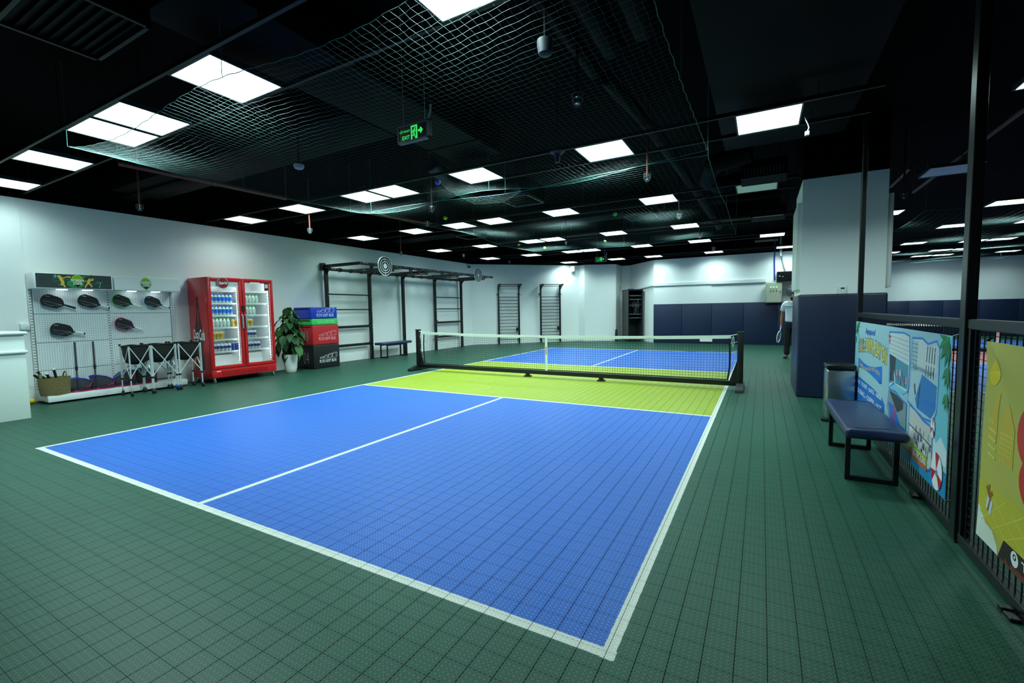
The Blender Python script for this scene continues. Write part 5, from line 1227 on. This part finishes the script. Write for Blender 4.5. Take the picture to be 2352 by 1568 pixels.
p.poly('dark_brown', (44,30,24), [(.2,.0),(.25,.1),(1.9,.1),(1.9,0)]); p.poly('red_brown', (116,50,40), [(.2,0),(.215,.025),(1.9,.025),(1.9,0)])
p.poly('white', (232,236,236), [(.335+.028*math.cos(k*pi/10), .062+.034*math.sin(k*pi/10)) for k in range(20)]); p.poly('dark_brown', (44,30,24), [(.335+.013*math.cos(k*pi/10), .07+.014*math.sin(k*pi/10)) for k in range(20)]+[(.336,.04)]); p.poly('white', (232,236,236), [(.335+.006*math.cos(k*pi/6), .07+.007*math.sin(k*pi/6)) for k in range(12)])
p.text('white', (232,236,236), 'Tầng', .385, .035, .16, .06, bold=.02)
p.done()

bench(7.13,7.5,2.46,3.74,.43,'navy padded bench on the right in front of the blue banner',.16)
# pedal bin
bx0, bx1, by0, by1 = 7.235, 7.505, 4.62, 4.9
t = thing('waste_bin', 'stainless steel pedal bin with black lid beside the fence', 'bin', ((bx0+bx1)/2,(by0+by1)/2,0))
mb = MB(); mb.rbox((bx0,by0,.03), (bx1,by1,.61), .025, seg=3); mb.build('body', m_steel, t, smooth=40)
mb = MB(); mb.rbox((bx0-.006,by0-.006,.61), (bx1+.006,by1+.006,.67), .02, seg=3); mb.build('lid', m_gloss, t, smooth=40)
mb = MB(); mb.rbox((bx0+.004,by0+.004,0), (bx1-.004,by1-.004,.03), .01); mb.build('base_ring', m_blackp, t)
mb = MB(); mb.rbox((bx0-.04,by0+.02,.012), (bx0+.01,by0+.12,.03), .006); mb.build('pedal', m_blackp, t)

# boxes on the pillar
for x0, x1, l in ((7.0,7.07,'flat white metal casing on the left side of the pillar'),(8.03,8.1,'flat white metal casing on the right side of the pillar')):
    t = thing('wall_casing', l, 'casing', ((x0+x1)/2,6.8,1.58), 'white casings on the pillar'); mb = MB(); mb.rbox((x0,6.28,1.58), (x1,7.3,2.84), .008); mb.build('casing', m_white, t, smooth=30)
    xs_ = x0 if x0 < 7.05 else x1; s = -1 if x0 < 7.05 else 1; mb = MB(); mb.box((xs_,6.34,1.64), (xs_+s*.004,7.24,2.78)); mb.build('front_panel', m_counter, t)
t = thing('thermostat', 'small white thermostat on the pillar above its navy padding', 'thermostat', (7.56,6.22,1.5))
mb = MB(); mb.rbox((7.51,6.205,1.5), (7.605,6.23,1.615), .008, seg=3); mb.build('body', m_white, t, smooth=35); mb = MB(); mb.box((7.535,6.203,1.568), (7.58,6.2055,1.59)); mb.build('display', M('lcd_grey',(60,70,72),.3), t)
for x in (7.54, 7.572): mb = MB(); mb.lathe((x,6.206,1.53), [(.011,0),(.011,.003)], 10, axis=(0,-1,0)); mb.build('button', m_counter, t)

# ============================================================ BACK WALL FITTINGS
def rbox_thing(name, label, cat, a, b, mat, r=.01):
    t = thing(name, label, cat, ((a[0]+b[0])/2,(a[1]+b[1])/2,a[2])); mb = MB(); mb.rbox(a, b, r); mb.build('body', mat, t, smooth=30); return t
t = rbox_thing('control_cabinet', 'beige wall control cabinet with three green lights', 'cabinet', (6.67,16.34,1.47), (7.16,16.52,2.17), M('beige_enamel',(190,192,170),.45))
mb = MB(); mb.rbox((6.69,16.33,1.49), (7.14,16.34,2.15), .004); d = mb.build('cabinet_door', M('beige_enamel'), t)
for k in range(3):
    x = 6.83+k*.085; mb = MB(); mb.lathe((x,16.33,2.0), [(.018,0),(.018,.012),(.01,.018)], 12, axis=(0,-1,0)); mb.build('green_light', M('green_pilot',(60,220,120),emit=((.2,1,.5),2.2)), d)
    mb = MB(); mb.lathe((x,16.33,1.88), [(.017,0),(.017,.012)], 12, axis=(0,-1,0)); mb.build('button', m_dkgrey, d)
mb = MB(); mb.rbox((7.09,16.315,1.8), (7.11,16.33,1.88), .004); mb.build('lock', m_dkgrey, d)
t = rbox_thing('wall_screen', 'black box shaped screen high on the back wall left of the pillar', 'screen', (7.0,16.3,2.19), (7.72,16.6,2.52), m_blackp)
mb = MB(); mb.box((7.02,16.296,2.21), (7.7,16.3,2.5)); mb.build('dark_glass', m_gloss, t); mb = MB(); mb.box((7.06,16.292,2.36), (7.1,16.296,2.375)); mb.box((7.16,16.292,2.34), (7.19,16.296,2.35)); mb.build('front_marks', m_text_w, t)
mb = MB(); mb.tube([(6.93,16.585,3.9),(6.92,16.585,2.9),(6.94,16.585,2.25)], .022, 8); tag(mb.build('blue_cable', M('blue_cable_sheath',(24,52,150),.5)), 'thick blue cable running down the back wall', 'cable')
mb = MB(); mb.tube([(7.12,16.56,3.3),(7.14,16.56,3.0),(7.2,16.55,2.7),(7.26,16.55,2.52)], .02, 8); mb.tube([(7.1,16.4,3.7),(7.1,16.4,3.05)], .035, 10); tag(mb.build('cable_conduit', m_grey), 'grey conduit bending down to the black screen', 'cable')
# wall fan
t = thing('wall_fan', 'wall fan with round wire guard half hidden by the pillar', 'fan', (7.5,16.3,1.62)); c = Vector((7.5,16.2,1.85))
mb = MB()
for yy, r in ((-.07,.1),(-.05,.17),(0,.22),(.05,.17)): mb.tube([c+Vector((r*math.cos(k*pi/12),yy,r*math.sin(k*pi/12))) for k in range(24)], .006, 4, closed=True)
for k in range(20): a = k*pi/10; d_ = Vector((math.cos(a),0,math.sin(a))); mb.tube([c+d_*.05+Vector((0,-.08,0)), c+d_*.17+Vector((0,-.05,0)), c+d_*.22], .003, 4)
mb.build('wire_guard', m_blackp, t)
mb = MB()
for k in range(3):
    a = k*2*pi/3+.4; d_ = Vector((math.cos(a),0,math.sin(a))); q = Vector((-math.sin(a),0,math.cos(a))); mb.prism([c+d_*.03-q*.02, c+d_*.19-q*.09+Vector((0,.03,0)), c+d_*.2+q*.05, c+d_*.03+q*.03], (0,.005,0))
mb.build('blades', m_grey, t); mb = MB(); mb.lathe(c+Vector((0,-.09,0)), [(.03,0),(.05,.02),(.05,.1),(.06,.12),(.06,.22)], 14, axis=(0,1,0)); mb.build('motor', m_grey, t)
mb = MB(); mb.bar(c+Vector((0,.1,0)), (7.5,16.5,1.74), .05, .05); mb.rbox((7.44,16.48,1.62), (7.56,16.56,1.86), .01); mb.build('wall_arm', m_grey, t)
# server cabinet
ang = math.radians(36)
t = thing('server_cabinet', 'black server cabinet with open wiring in the far corner', 'cabinet', (1.88,17.14,0)); t.rotation_euler = (0,0,ang); w, dpt, h = .31, .34, 2.13
ORG[t] = Vector((0,0,0)); mb = MB(); mb.box((-w,-dpt,.06), (-w+.02,dpt,h)); mb.box((w-.02,-dpt,.06), (w,dpt,h)); mb.box((-w,dpt-.02,.06), (w,dpt,h)); mb.box((-w,-dpt,h-.03), (w,dpt,h)); mb.box((-w,-dpt,.06), (w,dpt,.1)); mb.build('case', m_dkgrey, t)
mb = MB(); f = .035; mb.box((-w,-dpt-.012,.06), (-w+f,-dpt,h)); mb.box((w-f,-dpt-.012,.06), (w,-dpt,h)); mb.box((-w,-dpt-.012,h-.05), (w,-dpt,h)); mb.box((-w,-dpt-.012,.06), (w,-dpt,.12)); mb.build('door_frame', m_blackp, t)
for z, n_ in ((1.85,1),(1.7,1),(1.45,2),(1.1,1),(.95,1)):
    mb = MB(); mb.box((-w+.03,-dpt+.05,z), (w-.03,dpt-.05,z+.045*n_)); dv = mb.build('rack_unit', m_dkgrey if n_ == 1 else m_blackp, t)
    mb = MB()
    for k in range(8): mb.box((-.18+k*.045,-dpt+.046,z+.012), (-.165+k*.045,-dpt+.05,z+.026))
    mb.build('ports', m_grey, dv, kind='stuff')
mb = MB(); r_ = random.Random(4)
for k in range(12):
    x = r_.uniform(-.17,.17); z = r_.uniform(1.5,1.8); x2 = r_.uniform(-.2,.2); mb.tube([(x,-dpt+.03,z),((x+x2)/2,-dpt+.01,z-.12),(x2,-dpt+.03,r_.uniform(1.05,1.45))], .003, 4)
mb.build('patch_cables', M('grey_cable',(90,104,116),.5), t, kind='stuff')
mb = MB(); mb.box((-.2,-.2,h), (-.02,.0,h+.03)); mb.build('blue_tray', M('blue_plastic',(30,70,150),.5), t)
for sx in (-1, 1):
    for sy in (-1, 1):
        mb = MB(); mb.lathe((sx*.2,sy*.2-.012,.03), [(.03,0),(.03,.024)], 10, axis=(0,1,0)); mb.box((sx*.2-.015,sy*.2-.015,.03), (sx*.2+.015,sy*.2+.015,.06)); mb.build('castor', m_blackp, t)
# broom against the column corner
t = thing('broom', 'long handled broom leaning in the far corner beside the server cabinet', 'broom', (1.2,17.1,0))
mb = MB(); mb.tube([(1.24,16.98,.28),(1.33,17.35,2.3)], .013, 8); mb.build('handle', M('brown_wood',(120,104,82),.6), t); mb = MB(); mb.prism([(1.2,16.93,.02),(1.34,16.93,.02),(1.28,16.97,.5),(1.22,16.97,.5)], (0,.05,0)); mb.build('brush_head', m_blackp, t)

# ============================================================ PERSON behind the pillar edge
SK = M('brown_skin', (150,98,70), .55, var=.05)
def skinned(name, verts, edges, radii, mat, parent, sub=2, root=0, sx=None):
    me = bpy.data.meshes.new('s'); me.from_pydata(verts, edges, []); ob = bpy.data.objects.new('s', me); COL.objects.link(ob)
    md = ob.modifiers.new('skin', 'SKIN'); md.use_smooth_shade = True; sv = me.skin_vertices[0].data
    for i, r in enumerate(radii): sv[i].radius = r if isinstance(r, tuple) else (r, r)
    sv[root].use_root = True
    sb_ = ob.modifiers.new('sub', 'SUBSURF'); sb_.levels = sub; sb_.render_levels = sub
    dg = bpy.context.evaluated_depsgraph_get(); dg.update(); m2 = bpy.data.meshes.new_from_object(ob.evaluated_get(dg)); m2.name = name
    bpy.data.objects.remove(ob); bpy.data.meshes.remove(me); m2.materials.clear(); m2.materials.append(mat); m2.polygons.foreach_set('use_smooth', [True]*len(m2.polygons))
    o = bpy.data.objects.new(name, m2); COL.objects.link(o); o.parent = parent; return o
t = thing('person', 'person in white short sleeved shirt and black trousers holding a racket, half behind the pillar', 'person', (7.26,12.0,0)); t.rotation_euler = (0,0,-.22); ORG[t] = Vector((0,0,0))
V = [(0,0,.95),(0,.01,1.1),(0,.015,1.28),(0,.01,1.42),(.02,0,1.49),(.05,-.015,1.565),(.07,-.02,1.63),(.075,-.015,1.7)]
E_ = [(i, i+1) for i in range(7)]; Rr = [(.15,.1),(.145,.1),(.165,.105),(.15,.095),(.058,.058),(.066,.078),(.075,.095),(.05,.062)]
for s in (-1, 1):
    b = len(V); V += [(s*.165,.01,1.405),(s*.205,.015,1.26),(s*.225,.01,1.12),(s*.235,-.02,1.0),(s*.237,-.035,.89),(s*.235,-.04,.845)]; Rr += [.058,.05,.044,.04,.03,(.028,.04)]; E_ += [(3,b),(b,b+1),(b+1,b+2),(b+2,b+3),(b+3,b+4),(b+4,b+5)]
    b = len(V); V += [(s*.09,0,.88),(s*.1,-.005,.68),(s*.105,-.01,.5),(s*.11,.01,.3),(s*.112,.02,.1)]; Rr += [.088,.075,.058,.053,.038]; E_ += [(0,b)]+[(b+i,b+i+1) for i in range(4)]
skinned('body', V, E_, Rr, SK, t)
for s in (-1, 1):
    for k in range(4):
        a = -.04+(-.028+k*.02); L = (.07,.08,.078,.062)[k]; cu = .03
        skinned('finger', [(s*.236,a+.01,.85),(s*.238,a+.005,.85-L*.45),(s*.228,a,.85-L*.8),(s*.215,a-.002,.85-L)], [(0,1),(1,2),(2,3)], [.0095,.009,.008,.007], SK, t, sub=1)
    skinned('thumb', [(s*.23,-.07,.87),(s*.222,-.088,.84),(s*.215,-.09,.81)], [(0,1),(1,2)], [.011,.0095,.008], SK, t, sub=1)
SHm = M('white_shirt_cloth', (214,220,220), .8, var=.06, scale=14, bump=.3)
V = [(0,.005,.87),(0,.005,1.03),(0,.012,1.2),(0,.012,1.34),(0,.01,1.43),(0,.005,1.475)]; E_ = [(i,i+1) for i in range(5)]; Rr = [(.19,.135),(.178,.125),(.18,.122),(.18,.118),(.13,.09),(.072,.07)]
for s in (-1, 1): b = len(V); V += [(s*.17,.01,1.405),(s*.2,.015,1.29),(s*.218,.015,1.19)]; Rr += [.09,.078,.076]; E_ += [(4,b),(b,b+1),(b+1,b+2)]
skinned('shirt', V, E_, Rr, SHm, t, root=2)
mb = MB(); mb.prism([(-.07,-.075,1.475),(-.005,-.1,1.43),(-.03,-.1,1.405),(-.085,-.06,1.45)], (0,.012,.006)); mb.prism([(.07,-.075,1.475),(.085,-.06,1.45),(.03,-.1,1.405),(.005,-.1,1.43)], (0,.012,.006)); mb.build('collar', SHm, t)
V = [(0,.0,1.02),(0,0,.9)]; E_ = [(0,1)]; Rr = [(.165,.115),(.165,.115)]
for s in (-1, 1): b = len(V); V += [(s*.092,0,.82),(s*.1,-.005,.66),(s*.105,-.008,.48),(s*.11,.01,.28),(s*.112,.015,.07)]; Rr += [.105,.094,.082,.076,.074]; E_ += [(1,b)]+[(b+i,b+i+1) for i in range(4)]
skinned('trousers', V, E_, Rr, M('black_trouser_cloth',(18,18,22),.85,var=.15,scale=20), t)
for s in (-1, 1): skinned('shoe', [(s*.112,.05,.05),(s*.115,-.03,.05),(s*.125,-.12,.04),(s*.13,-.19,.032)], [(0,1),(1,2),(2,3)], [(.045,.045),(.045,.048),(.045,.036),(.03,.026)], M('grey_shoe',(56,54,52),.7), t)
hm = M('black_hair', (16,14,14), .7, var=.3, scale=40)
mb = MB(); mb.ball((.073,.012,1.662), .092, 18, sc=(.95,1.1,.9)); o = mb.build('hair', hm, t, smooth=True)
mb = MB()
for s in (-1, 1): mb.ball((.07+s*.03,-.098,1.635), .011, 8, sc=(1.2,.6,.8))
mb.build('eye', M('eye_dark',(30,26,24),.3), t, smooth=True)
skinned('nose', [(.07,-.098,1.63),(.07,-.115,1.605),(.07,-.105,1.59)], [(0,1),(1,2)], [.009,.013,.012], SK, t, sub=1)
mb = MB(); mb.ball((.06,-.085,1.565), .022, 10, sc=(1.1,.5,.32)); mb.build('mouth', M('lip_brown',(126,70,62),.5), t, smooth=True)
for s in (-1, 1): mb = MB(); mb.ball((.07+s*.083,-.005,1.615), .028, 10, sc=(.35,.7,1.1)); mb.build('ear', SK, t, smooth=True)
# racket hanging from the hand
ro = Vector((7.045,11.98,0)); t = thing('racket', 'white rimmed racket hanging from the hand of the person', 'racket', (6.99,11.98,.4))
a = Vector((7.02,11.98,.86)); b_ = Vector((6.95,11.94,.44)); d_ = (b_-a).normalized(); q = d_.cross(Vector((0,1,0))).normalized(); q = (q*.5+Vector((0,1,0))*.85).normalized()
q = (q-d_*q.dot(d_)).normalized()
mb = MB(); mb.tube([a, a+d_*.13], .014, 8); mb.build('grip', m_gripw, t)
hc = a+d_*.31; loop = [hc+d_*.15*math.cos(k*pi/14)+q*.085*math.sin(k*pi/14) for k in range(28)]
mb = MB(); mb.tube(loop, .009, 6, closed=True); mb.tube([a+d_*.13, hc-d_*.15], .008, 6); mb.build('frame', m_white, t, smooth=True)
mb = MB()
for k in range(-4, 5):
    f = k/5; mb.tube([hc+q*.085*f+d_*.15*math.sqrt(1-f*f), hc+q*.085*f-d_*.15*math.sqrt(1-f*f)], .0012, 3)
for k in range(-7, 8): f = k/8; mb.tube([hc+d_*.15*f+q*.085*math.sqrt(1-f*f), hc+d_*.15*f-q*.085*math.sqrt(1-f*f)], .0012, 3)
mb.build('strings', m_grey, t, kind='stuff')
